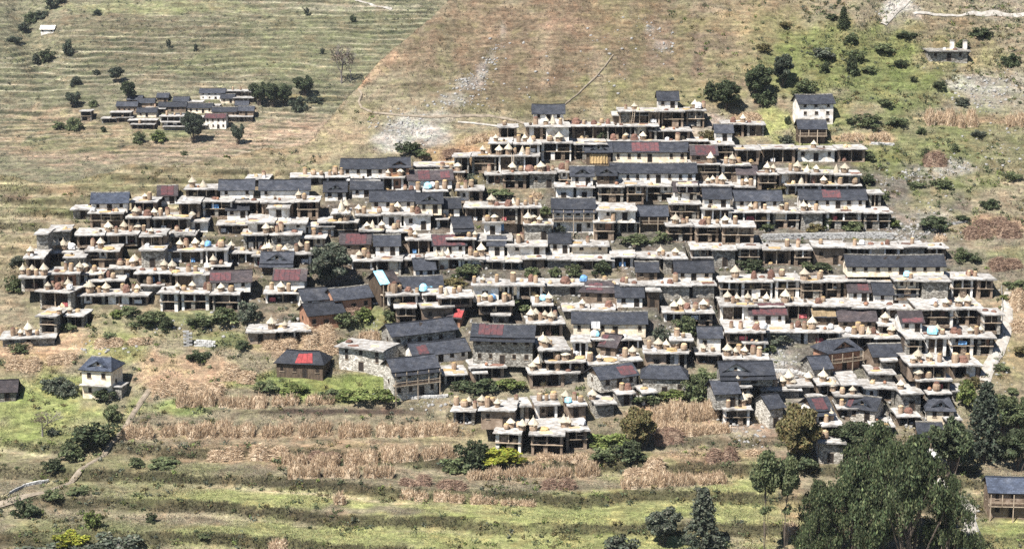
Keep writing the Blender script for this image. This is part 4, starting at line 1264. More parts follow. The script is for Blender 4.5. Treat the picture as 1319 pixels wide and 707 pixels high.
CAP = [cap_mesh(1, .35), cap_mesh(2, .15), cap_mesh(3, .55), cap_mesh(4, .05)]
TALL = [lathe_mesh("basket", [(.52, 0), (.64, .5), (.66, 1.2), (.60, 1.75), (.56, 1.9), (.5, 1.9)], 'basket', 9, 11),
        lathe_mesh("basket", [(.6, 0), (.62, .7), (.56, 1.4), (.60, 1.62), (.5, 1.62)], 'basket', 9, 12),
        lathe_mesh("basket", [(.45, 0), (.72, .45), (.70, 1.05), (.52, 1.4), (.46, 1.4)], 'basket', 9, 13)]
def lump(name, mat, seed, R0, H0, n=10, rings=5, wob=.14, extra=None):
    r = random.Random(seed); m = MB()
    prof = [(R0 * math.cos(t * math.pi / 2) ** .7 + .01, H0 * math.sin(t * math.pi / 2)) for t in [k / rings for k in range(rings + 1)]]
    m.lathe(prof, mat, n, wob=wob, rng=r)
    for k in range(26):
        w = r.uniform(0, 6.28); f = r.uniform(.2, .95)
        a = Vector((math.cos(w) * R0 * f, math.sin(w) * R0 * f, H0 * math.sqrt(max(0, 1 - f * f)) * .9))
        d = Vector((math.cos(w) * f, math.sin(w) * f, .6)).normalized() * r.uniform(.2, .5) * min(1, H0)
        t = d.orthogonal().normalized() * .05
        m.poly([a - t, a + t, a + d], extra or mat)
    return m.mesh(name)
FILL = [lump("grain_fill", 'dry_straw', 20, .55, .28), lump("grain_fill", 'corn_yellow', 21, .55, .25), lump("grain_fill", 'red_straw', 22, .5, .4)]
HEAP = [lump("stalk_heap", 'red_straw', 31, .85, 1.7, extra='dry_straw'), lump("stalk_heap", 'red_straw', 32, 1.0, 1.4), lump("stalk_heap", 'red_straw', 33, .75, 2.0, extra='dry_straw')]
CONE = [lathe_mesh("straw_cone", [(.85, 0), (.8, .4), (.55, 1.1), (.25, 1.8), (.06, 2.25), (.01, 2.4)], 'straw', 11, 41, .09),
        lathe_mesh("straw_cone", [(.95, 0), (.9, .35), (.5, .9), (.2, 1.5), (.04, 1.85)], 'straw', 11, 42, .09)]
SPREAD = [lump("corn_spread", 'corn_yellow', 51, 1.5, .4, 12, 4, .2), lump("corn_spread", 'corn_yellow', 52, 1.2, .55, 12, 4, .2, 'straw')]
def drape(mat, seed):
    return lathe_mesh("tarpaulin", [(1.0, .35), (.98, .8), (.88, 1.3), (.55, 1.62), (.15, 1.74), (.01, 1.75)], mat, 9, seed, .12)
TARP = {'b': [drape('blue_tarp', 61), drape('cyan_tarp', 62)], 'w': [drape('white_cloth', 63)]}
KINDW = {'h': ('basket_granary', 'straw-capped basket', 'granary', 'straw-capped grain baskets on the roofs'),
         't': ('storage_basket', 'tall bare basket', 'basket', 'tall woven baskets on the roofs'),
         'r': ('stalk_heap', 'red-brown stalk heap', 'heap', 'stalk heaps on the roofs'),
         'c': ('straw_cone', 'pointed straw cone', 'straw stack', 'straw cones on the roofs'),
         'y': ('corn_spread', 'yellow corn heap', 'corn heap', 'corn drying on the roofs'),
         'b': ('covered_granary', 'blue-wrapped basket', 'covered basket', 'wrapped baskets on the roofs'),
         'w': ('covered_granary', 'white-wrapped basket', 'covered basket', 'wrapped baskets on the roofs')}
things = []                        # (object, phrase, px, py, category, group, host) still to be labelled
def roof_thing(k, loc, r, s=1.0, host=None):
    name, phrase, cat, grp = KINDW[k]
    a = r.uniform(0, 6.28)
    s *= r.uniform(.58, .98)
    sv = (s * r.uniform(.92, 1.08), s * r.uniform(.92, 1.08), s * r.uniform(.88, 1.15))
    if k in 'htbw':
        o = empty(name, loc, a); o.scale = sv
        if k == 't':
            j = r.randrange(3); link("basket", TALL[j], o)
            link("grain_fill", r.choice(FILL), o, (0, 0, (1.86, 1.58, 1.36)[j]))
        else:
            link("basket", r.choice(BASKET), o)
            if k == 'h':
                c = link("straw_cap", r.choice(CAP), o, (0, 0, 1.44), r.uniform(0, 6))
                c.rotation_euler = (r.uniform(-.07, .07), r.uniform(-.07, .07), r.uniform(0, 6))
            else:
                link("tarpaulin" if k == 'b' else "cloth", r.choice(TARP[k]), o)
    else:
        me = r.choice({'r': HEAP, 'c': CONE, 'y': SPREAD}[k])
        o = link(name, me, None, loc, a, sv)
    px, py = project(loc[0], loc[1], loc[2] + .8)
    things.append([o, phrase, px, py, cat, grp, host])
    return o
rr = random.Random(3)
def on_roof(h, px, ly):
    ca, sa = math.cos(h.rot), math.sin(h.rot)
    lo, hi = -h.w / 2 - .1, h.w / 2 + .1
    for _ in range(30):
        mid = (lo + hi) / 2
        x, y = h.X + mid * ca - ly * sa, h.Y + mid * sa + ly * ca
        if project(x, y, h.ztop)[0] < px: lo = mid
        else: hi = mid
    lx = (lo + hi) / 2
    return lx
for h in houses:
    if h.kind != 'F' or not h.grains:
        continue
    toks = []
    for t in h.grains.split():
        if t[0] == 'a':
            for _ in range(int(t[1:])):
                toks.append((rr.choice('hhttr'), rr.uniform(h.x0 + 8, h.x1 - 8)))
        else:
            toks.append((t[0], float(t[1:])))
    toks.sort(key=lambda t: t[1])
    h.on = []
    for k, px in toks:
        ly = rr.uniform(.9, 2.6)
        lx = on_roof(h, px, ly)
        for gx, gy, gw in h.guests:
            if abs(lx - gx) < gw / 2 + .6:
                ly = min(ly, max(.45, gy - 1.15))
        for (ox, oy) in h.on:
            if abs(ox - lx) < 1.2 and abs(oy - ly) < 1.2:
                ly = oy + 1.25 if oy < 2 else max(.4, oy - 1.25)
        lx = on_roof(h, px, ly)
        h.on.append((lx, ly))
        ca, sa = math.cos(h.rot), math.sin(h.rot)
        s = (.98 if h.near else 1.0)
        roof_thing(k, (h.X + lx * ca - ly * sa, h.Y + lx * sa + ly * ca, h.ztop - .03), rr, s, h)
# the cyan and blue sheets, cobs hung to dry, chimneys, clutter in the galleries
def hang(name, h, lx, ly, z, w, hh, mat, label, cat, tilt=0, n=4):
    """a sheet of cloth or sacking hung on or laid over something, with folds"""
    m = MB(); r = random.Random(int(lx * 77 + z * 31) & 999)
    g = [[(lx - w / 2 + w * i / n, ly + (.1 if i % 2 else -.02) + r.uniform(-.04, .04) - tilt * hh * (1 - j / 3), z + hh * j / 3 + r.uniform(-.03, .03)) for i in range(n + 1)] for j in range(4)]
    for j in range(3):
        for i in range(n):
            m.poly([g[j][i], g[j][i + 1], g[j + 1][i + 1], g[j + 1][i]], mat)
            m.poly([(p[0], p[1] + .02, p[2]) for p in (g[j + 1][i], g[j + 1][i + 1], g[j][i + 1], g[j][i])], mat)
    o = link(name, m.mesh(name), None, (h.X, h.Y, h.Z), h.rot)
    px, py = project(*(Vector((h.X, h.Y, h.Z)) + Matrix.Rotation(h.rot, 3, 'Z') @ Vector((lx, ly, z + hh / 2))))
    things.append([o, label, px, py, cat, cat + " hung on the houses", h])
    return o
def straw_lump(h, lx, ly, z, s, mat, phrase):
    me = {'dry_straw': FILL[0], 'red_straw': FILL[2], 'corn_yellow': FILL[1]}[mat]
    ca, sa = math.cos(h.rot), math.sin(h.rot)
    o = link("straw_bundle", me, None, (h.X + lx * ca - ly * sa, h.Y + lx * sa + ly * ca, h.Z + z), rr.uniform(0, 6), (s * 1.2, s, s * 2.6))
    px, py = project(*o.location)
    things.append([o, phrase, px, py, 'straw bundle', 'straw bundles stored in the galleries', h])
for h in houses:
    if not h.near:
        continue
    if h.kind == 'F' and h.style[0] == 'o' and h.w > 4:
        two = h.h > 3.25
        z = h.h * .47 + .15 if two else .05
        for _ in range(max(1, int(h.w / 3.2))):
            lx = rr.uniform(-h.w / 2 + 1, h.w / 2 - 1)
            q = rr.random()
            if q < .6:
                straw_lump(h, lx, rr.uniform(.5, 1.2), z, rr.uniform(.7, 1.1), rr.choice(['dry_straw', 'dry_straw', 'red_straw', 'corn_yellow']), "straw bundle")
            elif q < .85:
                mat, wd = rr.choice([('white_cloth', 'white'), ('red_cloth', 'dark red'), ('white_cloth', 'white'), ('red_cloth', 'dark red'), ('dark_wood', 'dark'), ('blue_tarp', 'blue')])
                hang("cloth", h, lx, -.30 if two else .05, z + .1, rr.uniform(.7, 1.6), .75, mat, wd + " hung cloth", 'cloth')
# flat stones, pots, mats and odd bundles lying about on the roofs and before the walls
def pot_mesh(seed, mat):
    return lathe_mesh("pot", [(.12, 0), (.30, .18), (.28, .38), (.15, .46), (.17, .52), (.02, .5)], mat, 8, seed, .04)
SMALL = {'clay_pot': [pot_mesh(71, 'red_mud'), pot_mesh(72, 'dark_wood')], 'small_bundle': [FILL[0], FILL[2]], 'small_sack': [lump("small_sack", 'white_cloth', 73, .38, .5, 8, 4, .12), lump("small_sack", 'dry_straw', 74, .4, .55, 8, 4, .12)],
         'straw_mat': []}
def mat_mesh(seed, mat):
    r = random.Random(seed); m = MB(); g = [[(-.9 + .45 * i + r.uniform(-.05, .05), -.6 + .4 * j + r.uniform(-.05, .05), .06 + r.uniform(0, .035)) for i in range(5)] for j in range(4)]
    for j in range(3):
        for i in range(4):
            m.poly([g[j][i], g[j][i + 1], g[j + 1][i + 1], g[j + 1][i]], mat)
    rim = g[0] + [g[1][4], g[2][4]] + g[3][::-1] + [g[2][0], g[1][0]]
    for p, q in zip(rim, rim[1:] + rim[:1]):
        m.poly([(p[0], p[1], -.06), (q[0], q[1], -.06), q, p], mat)
    return m.mesh("straw_mat")
SMALL['straw_mat'] = [mat_mesh(81, 'dry_straw'), mat_mesh(82, 'red_straw'), mat_mesh(83, 'corn_yellow'), mat_mesh(84, 'dry_straw')]
SW = {'clay_pot': ('clay pot', 'pot'), 'small_bundle': ('little bundle', 'bundle'), 'small_sack': ('small sack', 'sack'), 'straw_mat': ('drying mat', 'mat')}
for h in houses:
    if h.kind != 'F' or not h.near or h.w < 3: continue
    for _ in range(int(h.w / 3.2) + 1):
        k = rr.choice(['clay_pot', 'small_bundle', 'small_sack', 'straw_mat', 'straw_mat'])
        lx, ly = rr.uniform(-h.w / 2 + .6, h.w / 2 - .6), rr.uniform(.3, 2.6)
        for gx, gy, gw in h.guests:
            if abs(lx - gx) < gw / 2 + .6: ly = min(ly, max(.3, gy - .7))
        if any(abs(a - lx) < .9 and abs(b - ly) < .9 for a, b in getattr(h, 'on', [])): continue
        ca, sa = math.cos(h.rot), math.sin(h.rot); loc = (h.X + lx * ca - ly * sa, h.Y + lx * sa + ly * ca, h.ztop - .02)
        if k == 'straw_mat': pass
        o = link(k, rr.choice(SMALL[k]), None, loc, rr.uniform(-.3, .3) if k == 'straw_mat' else rr.uniform(0, 6), rr.uniform(.8, 1.3))
        px, py = project(*loc)
        things.append([o, SW[k][0], px, py, SW[k][1], SW[k][1] + "s about the roofs", h])
# ladders up to the roofs
for h in houses:
    if h.kind != 'F' or not h.near or h.style[0] != 'o' or h.w < 7 or h.host is None or rr.random() > .33: continue
    lx = rr.uniform(-h.w / 2 + 1, h.w / 2 - 1); t = rr.uniform(-.7, .7)
    m = MB()
    a0, b0 = Vector((-.24, -1.9, 0)), Vector((t - .24, -.99, h.h + .55)); off = Vector((.48, 0, 0))
    m.bar(a0, b0, .055, 'pale_wood', 5); m.bar(a0 + off, b0 + off, .055, 'pale_wood', 5)
    for k in range(1, 9):
        p = a0.lerp(b0, k / 9); m.bar(p, p + off, .035, 'pale_wood', 4)
    ca, sa = math.cos(h.rot), math.sin(h.rot)
    o = link("ladder", m.mesh("ladder"), None, (h.X + lx * ca, h.Y + lx * sa, h.Z), h.rot)
    px, py = project(o.location.x, o.location.y, h.Z + h.h / 2)
    things.append([o, "leaning ladder", px, py, 'ladder', 'ladders against the galleries', h])
by_x0 = {h.x0: h for h in houses if h.kind == 'G' and h.near}
h = by_x0[752]; hang("corn_hanging", h, 0, -.12, .2, h.w * .72, 2.0, 'corn_yellow', "golden curtain of corn cobs hung to dry", 'corn cobs', 0, 12)
h = by_x0[467]
m = MB()
tn = math.tan(math.radians(30)); Hh = h.h + .2; ze = Hh - .55 * tn + .07
for i in range(4):
    for j in range(3):
        P = []
        for a, b in ((i, j), (i + 1, j), (i + 1, j + 1), (i, j + 1)):
            x = -h.w / 2 - .5 + a * .62 * h.w / 4.2 + .06 * b; y = -.75 + b * 1.15
            P.append((x, y, ze + (y + .55) * tn + .13 + .05 * math.sin(a * 2.1 + b)))
        m.poly(P, 'cyan_tarp'); m.poly([(p[0], p[1], p[2] - .04) for p in P[::-1]], 'cyan_tarp')
o = link("tarpaulin", m.mesh("tarpaulin"), None, (h.X, h.Y, h.Z), h.rot)
things.append([o, "cyan tarpaulin spread over the dark roof", *project(h.X, h.Y, h.ztop), 'tarpaulin', None, h])
h = by_x0[505]; hang("cloth", h, 1.2, -.35, .7, 1.8, 1.3, 'cyan_tarp', "square cyan sheet hung on the white house front", 'cloth')
h = by_x0[643]; hang("cloth", h, -h.w / 2 - .6, -.3, .5, 2.0, 1.7, 'blue_tarp', "bright blue sheet hanging beside the brown hip roof", 'cloth')
h = by_x0[734]; hang("cloth", h, -2.6, -1.0, 1.5, 1.6, 1.3, 'white_cloth', "pale blue-white sheet hung before the wide cream house", 'cloth')
# the lone hut's two pale chimney piers
for h in houses:
    if h.kind == 'F' and h.x0 == 1194 and h.near:
        for pxx in (1226, 1243):
            ly = 3.0; lx = on_roof(h, pxx, ly)
            m = MB(); m.box(-.42, .42, -.4, .4, -.1, 1.9, 'whitewash'); m.box(-.52, .52, -.5, .5, 1.9, 2.05, 'stone')
            o = link("chimney", m.mesh("chimney"), h.root, (lx, ly, h.h))
        h.ref = 'the stone hut with two pale chimneys high on the slope'
h = by_x0[102]
m = MB(); m.box(-h.w / 2 - .2, h.w / 2 + .1, -1.0, -.003, h.h * .47, h.h * .47 + .14, 'roof_earth'); m.build("awning", h.root)
m = MB(); m.box(h.w / 2 + .003, h.w / 2 + 1.6, .8, 3.4, -3, 2.1, 'stone'); m.box(h.w / 2 + .006, h.w / 2 + 1.9, .5, 3.7, 2.103, 2.3, 'roof_earth'); m.build("side_shed", h.root)

# ------------------------------------------------------------------ dry-stone walls and the bank of stones under the long white roof
def stone_wall(pts, hgt, label, thick=.5, near=True):
    P = [hit_terrain(a, b, near) for a, b in pts]
    base = P[0]
    m = MB(); r = random.Random(int(pts[0][0]))
    for a, b in zip(P, P[1:]):
        L0 = math.hypot(b[0] - a[0], b[1] - a[1]); n = max(1, int(L0 / .62))
        for k in range(n):
            for lev in range(max(1, int(hgt / .34))):
                t0, t1 = (k + .04 + .5 * (lev % 2)) / n, (k + .97 + .5 * (lev % 2)) / n
                x0, y0 = a[0] + (b[0] - a[0]) * t0 - base[0], a[1] + (b[1] - a[1]) * t0 - base[1]
                x1, y1 = a[0] + (b[0] - a[0]) * t1 - base[0], a[1] + (b[1] - a[1]) * t1 - base[1]
                zz = z_at(x0 + base[0], y0 + base[1]) - base[2] - .15 + lev * .34
                dy = r.uniform(-.07, .07)
                i = len(m.v)
                top = .33 + r.uniform(-.03, .02)
                m.v += [(x0, y0 + dy, zz), (x1, y1 + dy, zz), (x1, y1 + thick, zz), (x0, y0 + thick, zz), (x0, y0 + dy, zz + top), (x1, y1 + dy, zz + top), (x1, y1 + thick, zz + top), (x0, y0 + thick, zz + top)]
                for q in ((0, 1, 5, 4), (1, 2, 6, 5), (2, 3, 7, 6), (3, 0, 4, 7), (4, 5, 6, 7)):
                    m.f.append(tuple(i + c for c in q)); m.m.append(m.mi('rock'))
    o = link("stone_wall", m.mesh("stone_wall"), None, base)
    tag(o, label, "stone wall", "dry-stone walls on the slope")
stone_wall([(980, 309), (1040, 308), (1100, 307), (1150, 308)], 1.4, "dry-stone retaining wall behind the longest pale flat roof")
stone_wall([(1120, 186), (1150, 188)], 1.0, "short dry-stone wall at the end of the timber-posted row")
stone_wall([(1190, 302), (1225, 290), (1245, 287)], .9, "low dry-stone wall climbing away from the village corner")
stone_wall([(1290, 370), (1292, 400), (1290, 430)], .9, "dry-stone wall along the pale side path")
stone_wall([(1254, 662), (1262, 690), (1266, 720)], .9, "dry-stone wall between the stream path and the open-stalled house")
stone_wall([(985, 478), (1020, 480), (1045, 486)], 1.0, "broken dry-stone wall on the bare ground amid the lower houses")
stone_wall([(236, 446), (244, 446)], 3.4, "pale upright ruin wall below the western rows", .6)
stone_wall([(250, 446), (275, 448)], 1.7, "crumbling earth-filled wall beside the upright ruin", .6)
stone_wall([(480, 508), (530, 514), (575, 512)], .8, "low wall along the terrace ledge below the pillared house")
stone_wall([(10, 640), (30, 628), (60, 622)], .7, "low field wall beside the diagonal path")
# ------------------------------------------------------------------ plants
def leaf_quads(P, size, rng, flat=0.0, stretch=1.5, hang=False):
    """one small leaf quad at every point of P, turned at random"""
    n = len(P)
    a = rng.normal(size=(n, 3))
    if hang: a = a * .3 + [0, 0, -1]
    a /= np.linalg.norm(a, axis=1)[:, None] + 1e-9
    b = rng.normal(size=(n, 3)); b -= (b * a).sum(1)[:, None] * a; b /= np.linalg.norm(b, axis=1)[:, None] + 1e-9
    if flat:
        a[:, 2] *= (1 - flat)
    s = (size * rng.uniform(.6, 1.35, n))[:, None]
    a, b = a * s * stretch / 2, b * s / 2
    V = np.stack([P - a, P + b * .9, P + a, P - b * .9], 1).reshape(-1, 3)
    F = np.arange(n * 4).reshape(n, 4)
    return V, F
def leaf_colors(n, base, rng, spread=.35, alt=None, p=.2):
    c = np.tile(np.array(base), (n, 1))
    if alt is not None:
        k = rng.uniform(size=n) < p
        c[k] = alt
    return np.clip(c * rng.uniform(1 - spread, 1 + spread, n)[:, None] * rng.uniform(.92, 1.08, (n, 3)), .004, .8)
def clumps(rng, K, rx, ry, rz, cz, r0, n_each, shell=.55):
    """leaf positions in K uneven clumps spread through an ellipsoid"""
    out = []; cen = []; clumps.ids = []
    for k in range(K):
        d = rng.normal(size=3); d /= np.linalg.norm(d)
        q = rng.uniform(shell, 1.0) if rng.uniform() < .75 else rng.uniform(0, shell)
        c = np.array([d[0] * rx, d[1] * ry, d[2] * rz]) * q + [0, 0, cz]
        r = r0 * rng.uniform(.6, 1.35)
        m = int(n_each * (r / r0) ** 2)
        e = rng.normal(size=(m, 3)); e /= np.linalg.norm(e, axis=1)[:, None]
        out.append(c + e * r * (rng.uniform(.25, 1, m) ** .5)[:, None] * [1, 1, .8]); cen.append(c); clumps.ids += [k] * m
    return np.concatenate(out), cen
def trunk_mesh(h, r, rng, limbs, mat='bark', base=-1.0):
    m = MB(); p = Vector((0, 0, base)); n = 5; pts = [p]
    for k in range(n):
        pts.append(Vector((rng.uniform(-.03, .03) * h, rng.uniform(-.03, .03) * h, base + (h - base) * (k + 1) / n)))
    for k in range(n):
        m.bar(pts[k], pts[k + 1], r * (1 - .75 * k / n), mat, 7, r * (1 - .75 * (k + 1) / n))
    for c in limbs:
        c = Vector(c)
        k = min(n - 1, max(1, int(n * max(.15, (c.z - .35 * math.hypot(c.x, c.y)) / h))))
        q = pts[k]; mid = (q + c) / 2 + Vector((0, 0, .12 * h * rng.uniform(-.3, .6)))
        m.bar(q, mid, r * .38, mat, 5, r * .22); m.bar(mid, c, r * .22, mat, 4, r * .05)
    return m.mesh("trunk")
MESHES = {}
def tree_kind(kind, v, tone):
    """unit-height meshes (trunk, crown), made once per kind, variant and tone"""
    key = (kind, v, tone)
    if key in MESHES:
        return MESHES[key]
    rng = np.random.RandomState(100 + v * 7 + len(kind))
    base, alt = TONES[tone]
    clumps.ids = None; ids = None
    if kind == 'round':
        P, cen = clumps(rng, 44, .38, .38, .33, .60, .115, 165)
        V, F = leaf_quads(P, .042, rng)
        tr = trunk_mesh(.75, .035, rng, cen[::2])
    elif kind == 'tallstem':                      # a long bare stem with its crown at the top
        P, cen = clumps(rng, 24, .17, .17, .19, .80, .075, 190)
        P2, c2 = clumps(rng, 3, .07, .07, .05, .50, .035, 50)
        P = np.concatenate([P, P2])
        V, F = leaf_quads(P, .024, rng)
        tr = trunk_mesh(.92, .013, rng, cen[::2] + c2)
    elif kind == 'pine':
        pts = []
        for k in range(26):
            t = k / 26; z = .10 + .88 * t; L0 = (.30 * (1 - t) ** .8 + .02) * rng.uniform(.7, 1.15)
            for a in range(6):
                w = a * 1.047 + k * 2.4 + rng.uniform(-.3, .3)
                m = 34; q = rng.uniform(.1, 1, m) ** .7
                pts.append(np.stack([np.cos(w) * L0 * q, np.sin(w) * L0 * q, z - .05 * q + .02 * (q ** 2)], 1) + rng.normal(size=(m, 3)) * [.018, .018, .012])
        P = np.concatenate(pts); V, F = leaf_quads(P, .030, rng)
        tr = trunk_mesh(.95, .02, rng, [])
    elif kind == 'droop':                         # weeping boughs, foliage hanging in strands
        pts = []; cen = []
        for k in range(44):
            t = rng.uniform(0, 1) ** .85; z = .20 + .74 * t
            L0 = .40 * (1 - t ** 1.6) ** .7 * rng.uniform(.35, 1.15) + .05
            w = k * 2.39996 + rng.uniform(-.3, .3)
            tip = np.array([math.cos(w) * L0, math.sin(w) * L0, z + .01])
            cen.append(tip * [.8, .8, 1])
            for s in range(13):
                q = rng.uniform(.25, 1.05)
                bx = np.array([math.cos(w) * L0 * q, math.sin(w) * L0 * q, z + .12 * q - .11 * q * q]) + rng.normal(size=3) * [.028, .028, .012]
                ln = rng.uniform(.04, .19) * (.6 + q * .6)
                m = int(14 + ln * 150); u = rng.uniform(0, 1, m)
                sp = .006 + .012 * np.sin(u * 3.1)
                pts.append(np.stack([bx[0] + rng.normal(size=m) * sp, bx[1] + rng.normal(size=m) * sp, bx[2] - ln * u], 1))
        ids = [i // 3 for i, q in enumerate(pts) for _ in range(len(q))]
        P = np.concatenate(pts); V, F = leaf_quads(P, .0125, rng, 0, 2.4, True)
        tr = trunk_mesh(.93, .028, rng, cen[::2])
    elif kind == 'bare':
        m = MB(); r = random.Random(v + 5)
        def grow(p, d, ln, rad, dep):
            q = p + d * ln
            m.bar(p, q, rad, 'grey_bark', 4, rad * .6)
            if dep == 0: return
            for _ in range(3):
                nd = (d + Vector((r.uniform(-.7, .7), r.uniform(-.7, .7), r.uniform(-.1, .5)))).normalized()
                grow(q, nd, ln * r.uniform(.6, .85), rad * .55, dep - 1)
        grow(Vector((0, 0, -.1)), Vector((0, 0, 1)), .36, .028, 4)
        tr = m.mesh("trunk")
        P, cen = clumps(rng, 20, .30, .30, .28, .66, .10, 26); V, F = leaf_quads(P, .03, rng)
    else:                                         # bush
        P, cen = clumps(rng, 34, .62, .5, .40, .34, .16, 62, .3)
        kp = P[:, 2] > -.08; P = P[kp]; clumps.ids = list(np.array(clumps.ids)[kp])
        V, F = leaf_quads(P, .075, rng)
        tr = trunk_mesh(.5, .03, rng, cen[::3])
    if clumps.ids: ids = clumps.ids
    C = leaf_colors(len(F), base, rng, .3, alt, .22)
    if ids is not None:                           # each bough or clump its own tone
        tone_k = rng.uniform(.62, 1.5, max(ids) + 1)
        kk = np.array(list(ids) + [0] * (len(F) - len(ids)))
        C = np.clip(C * tone_k[kk][:, None], .004, .8)
    cr = array_mesh("crown" if kind != 'bush' else "foliage", V, F, ["leaves"], C)
    MESHES[key] = (tr, cr)
    return MESHES[key]
TONES = {
 'deep': ((.050, .062, .032), (.085, .098, .050)), 'green': ((.088, .104, .050), (.135, .15, .072)), 'grey': ((.075, .085, .060), (.12, .125, .09)),
 'olive': ((.105, .092, .042), (.16, .125, .055)), 'lime': ((.12, .145, .045), (.17, .19, .07)), 'brown': ((.11, .085, .062), (.15, .12, .09)), 'cypress': ((.050, .065, .030), (.118, .130, .062)),
 'faro': ((.055, .066, .045), (.08, .09, .06)), 'yellow': ((.20, .20, .03), (.14, .17, .03)),
}
TONEW = {'deep': 'dark green', 'green': 'green', 'grey': 'grey-green', 'olive': 'olive-brown', 'lime': 'bright green', 'brown': 'brownish bare', 'cypress': 'dark weeping', 'faro': 'dull green', 'yellow': 'yellow-green'}
pr = random.Random(17)
def plant(kind, px, pyb, pyt, wpx, tone, label=None, near=True, v=None):
    g = hit_terrain(px, pyb, near)
    if g is None:
        return None
    s = pscale(*g)
    hgt = (pyb - pyt) / s / math.cos(PITCH)
    tr, cr = tree_kind(kind, pr.randrange(2) if v is None else v, tone)
    unit_w = {'round': .92, 'tallstem': .5, 'pine': .58, 'droop': .78, 'bare': .8, 'bush': 1.35}[kind]
    wid = wpx / s / unit_w
    if kind == 'bush': wid *= pr.uniform(.85, 1.4); hgt *= pr.uniform(.6, 1.05)
    name = 'bush' if kind == 'bush' else {'pine': 'young_pine', 'droop': 'weeping_tree', 'bare': 'bare_tree'}.get(kind, 'tree')
    o = empty(name, g, pr.uniform(0, 6.28))
    o.scale = (wid, wid, hgt)
    link("trunk" if kind != 'bush' else "stem", tr, o)
    link("crown" if kind != 'bush' else "foliage", cr, o)
    phrase = label or {'bush': TONEW[tone] + " bush", 'round': TONEW[tone] + " round tree", 'pine': "young conical conifer", 'bare': "almost leafless tree", 'tallstem': 'tall thin-stemmed tree', 'droop': 'tall weeping evergreen'}[kind]
    things.append([o, phrase, px, (pyb + pyt) / 2, 'bush' if kind == 'bush' else 'tree', {'bush': 'bushes on the slopes'}.get(kind, 'trees about the village') if near else 'trees round the far hamlet', None])
    return o
# the weeping evergreens and their neighbours at the lower corner
plant('droop', 1168, 722, 552, 146, 'cypress', "largest weeping evergreen of the dark clump, boughs trailing over the stream path", v=0)
plant('droop', 1096, 720, 584, 118, 'cypress', "weeping evergreen at the middle of the dark clump", v=1)
plant('droop', 1054, 716, 614, 74, 'cypress', "lower weeping evergreen on the field side of the clump", v=0)
plant('droop', 1222, 722, 606, 72, 'cypress', "weeping evergreen leaning out over the stream path", v=1)
plant('droop', 1126, 644, 538, 92, 'cypress', "weeping evergreen whose top reaches the pedimented stone house", v=1)
plant('round', 1098, 592, 540, 58, 'deep', "small dark tree between the retaining wall and the pedimented house")
plant('round', 1226, 612, 532, 66, 'deep', "dark bushy tree beside the roof that peeps out of the trees")
plant('pine', 1266, 592, 486, 62, 'faro', "tall grey-green conifer below the end of the pale side path")
plant('round', 1292, 562, 505, 52, 'green', "leafy tree at the photo's edge above the bluish roof")
plant('round', 1310, 606, 548, 50, 'deep', "dark tree behind the open-stalled house")
plant('round', 1310, 560, 508, 44, 'green', "small leafy tree at the edge of the corn slope")
plant('tallstem', 985, 722, 580, 48, 'green', "thin-stemmed tree standing on its own in the pale field")
plant('tallstem', 1012, 716, 588, 40, 'green', "thin-stemmed tree closest to the weeping evergreens")
plant('round', 1028, 600, 514, 62, 'olive', "olive-brown leafy tree before the white-gabled house")
plant('bush', 1034, 602, 556, 52, 'deep', "dark evergreen bush at the foot of the olive-brown tree")
plant('pine', 905, 707, 622, 54, 'grey', "conical young conifer in the pale green field")
plant('round', 851, 702, 648, 52, 'grey', "grey-green round sapling in the pale green field")
plant('bush', 796, 716, 680, 46, 'grey', "grey-green bush at the very bottom of the field")
plant('round', 425, 372, 314, 74, 'grey', "broad grey-green tree standing in the middle of the western houses", v=1)
plant('round', 822, 580, 520, 50, 'olive', "loose brownish tree at the corner of the corn field")
plant('bush', 812, 590, 556, 64, 'deep', "dark bush under the loose brownish tree")
plant('bush', 785, 575, 545, 48, 'lime'); plant('bush', 775, 590, 568, 40, 'green'); plant('bush', 612, 600, 552, 60, 'deep', "dark leafy bush below the basket-laden corner house"); plant('bush', 645, 592, 566, 74, 'yellow', "mound of yellow-green weeds before the lowest flat roof")
plant('bush', 590, 606, 584, 50, 'green'); plant('bush', 655, 500, 474, 48, 'lime'); plant('bush', 620, 502, 478, 50, 'deep'); plant('bush', 595, 500, 480, 34, 'deep'); plant('bush', 470, 412, 388, 40, 'lime'); plant('bush', 445, 420, 398, 38, 'green')
plant('bush', 500, 412, 396, 22, 'green'); plant('bush', 460, 512, 490, 46, 'lime'); plant('bush', 495, 514, 498, 44, 'lime'); plant('bush', 425, 512, 494, 36, 'green'); plant('bush', 380, 506, 490, 40, 'lime'); plant('bush', 345, 502, 484, 34, 'green')
plant('bush', 908, 492, 462, 40, 'green'); plant('bush', 898, 515, 476, 52, 'green', "shrubby willow beside the blank stone barn"); plant('bush', 870, 512, 494, 50, 'lime'); plant('bush', 835, 516, 500, 38, 'green')
plant('bush', 885, 430, 402, 34, 'green'); plant('bush', 850, 448, 410, 34, 'grey'); plant('bush', 660, 398, 376, 44, 'green'); plant('bush', 775, 352, 332, 40, 'deep'); plant('bush', 740, 354, 334, 26, 'green'); plant('bush', 715, 355, 338, 20, 'green')
plant('bush', 685, 356, 336, 22, 'green'); plant('bush', 600, 356, 330, 46, 'green'); plant('bush', 585, 368, 354, 36, 'olive'); plant('bush', 700, 276, 256, 30, 'green'); plant('bush', 608, 236, 216, 20, 'grey'); plant('bush', 645, 250, 238, 34, 'green')
plant('bush', 665, 448, 424, 34, 'green'); plant('bush', 710, 434, 418, 26, 'deep'); plant('bush', 690, 436, 420, 18, 'green'); plant('bush', 970, 346, 326, 46, 'deep', "dark shrub row under the longest pale flat roof"); plant('bush', 1060, 346, 330, 36, 'deep'); plant('bush', 1040, 346, 334, 30, 'green')
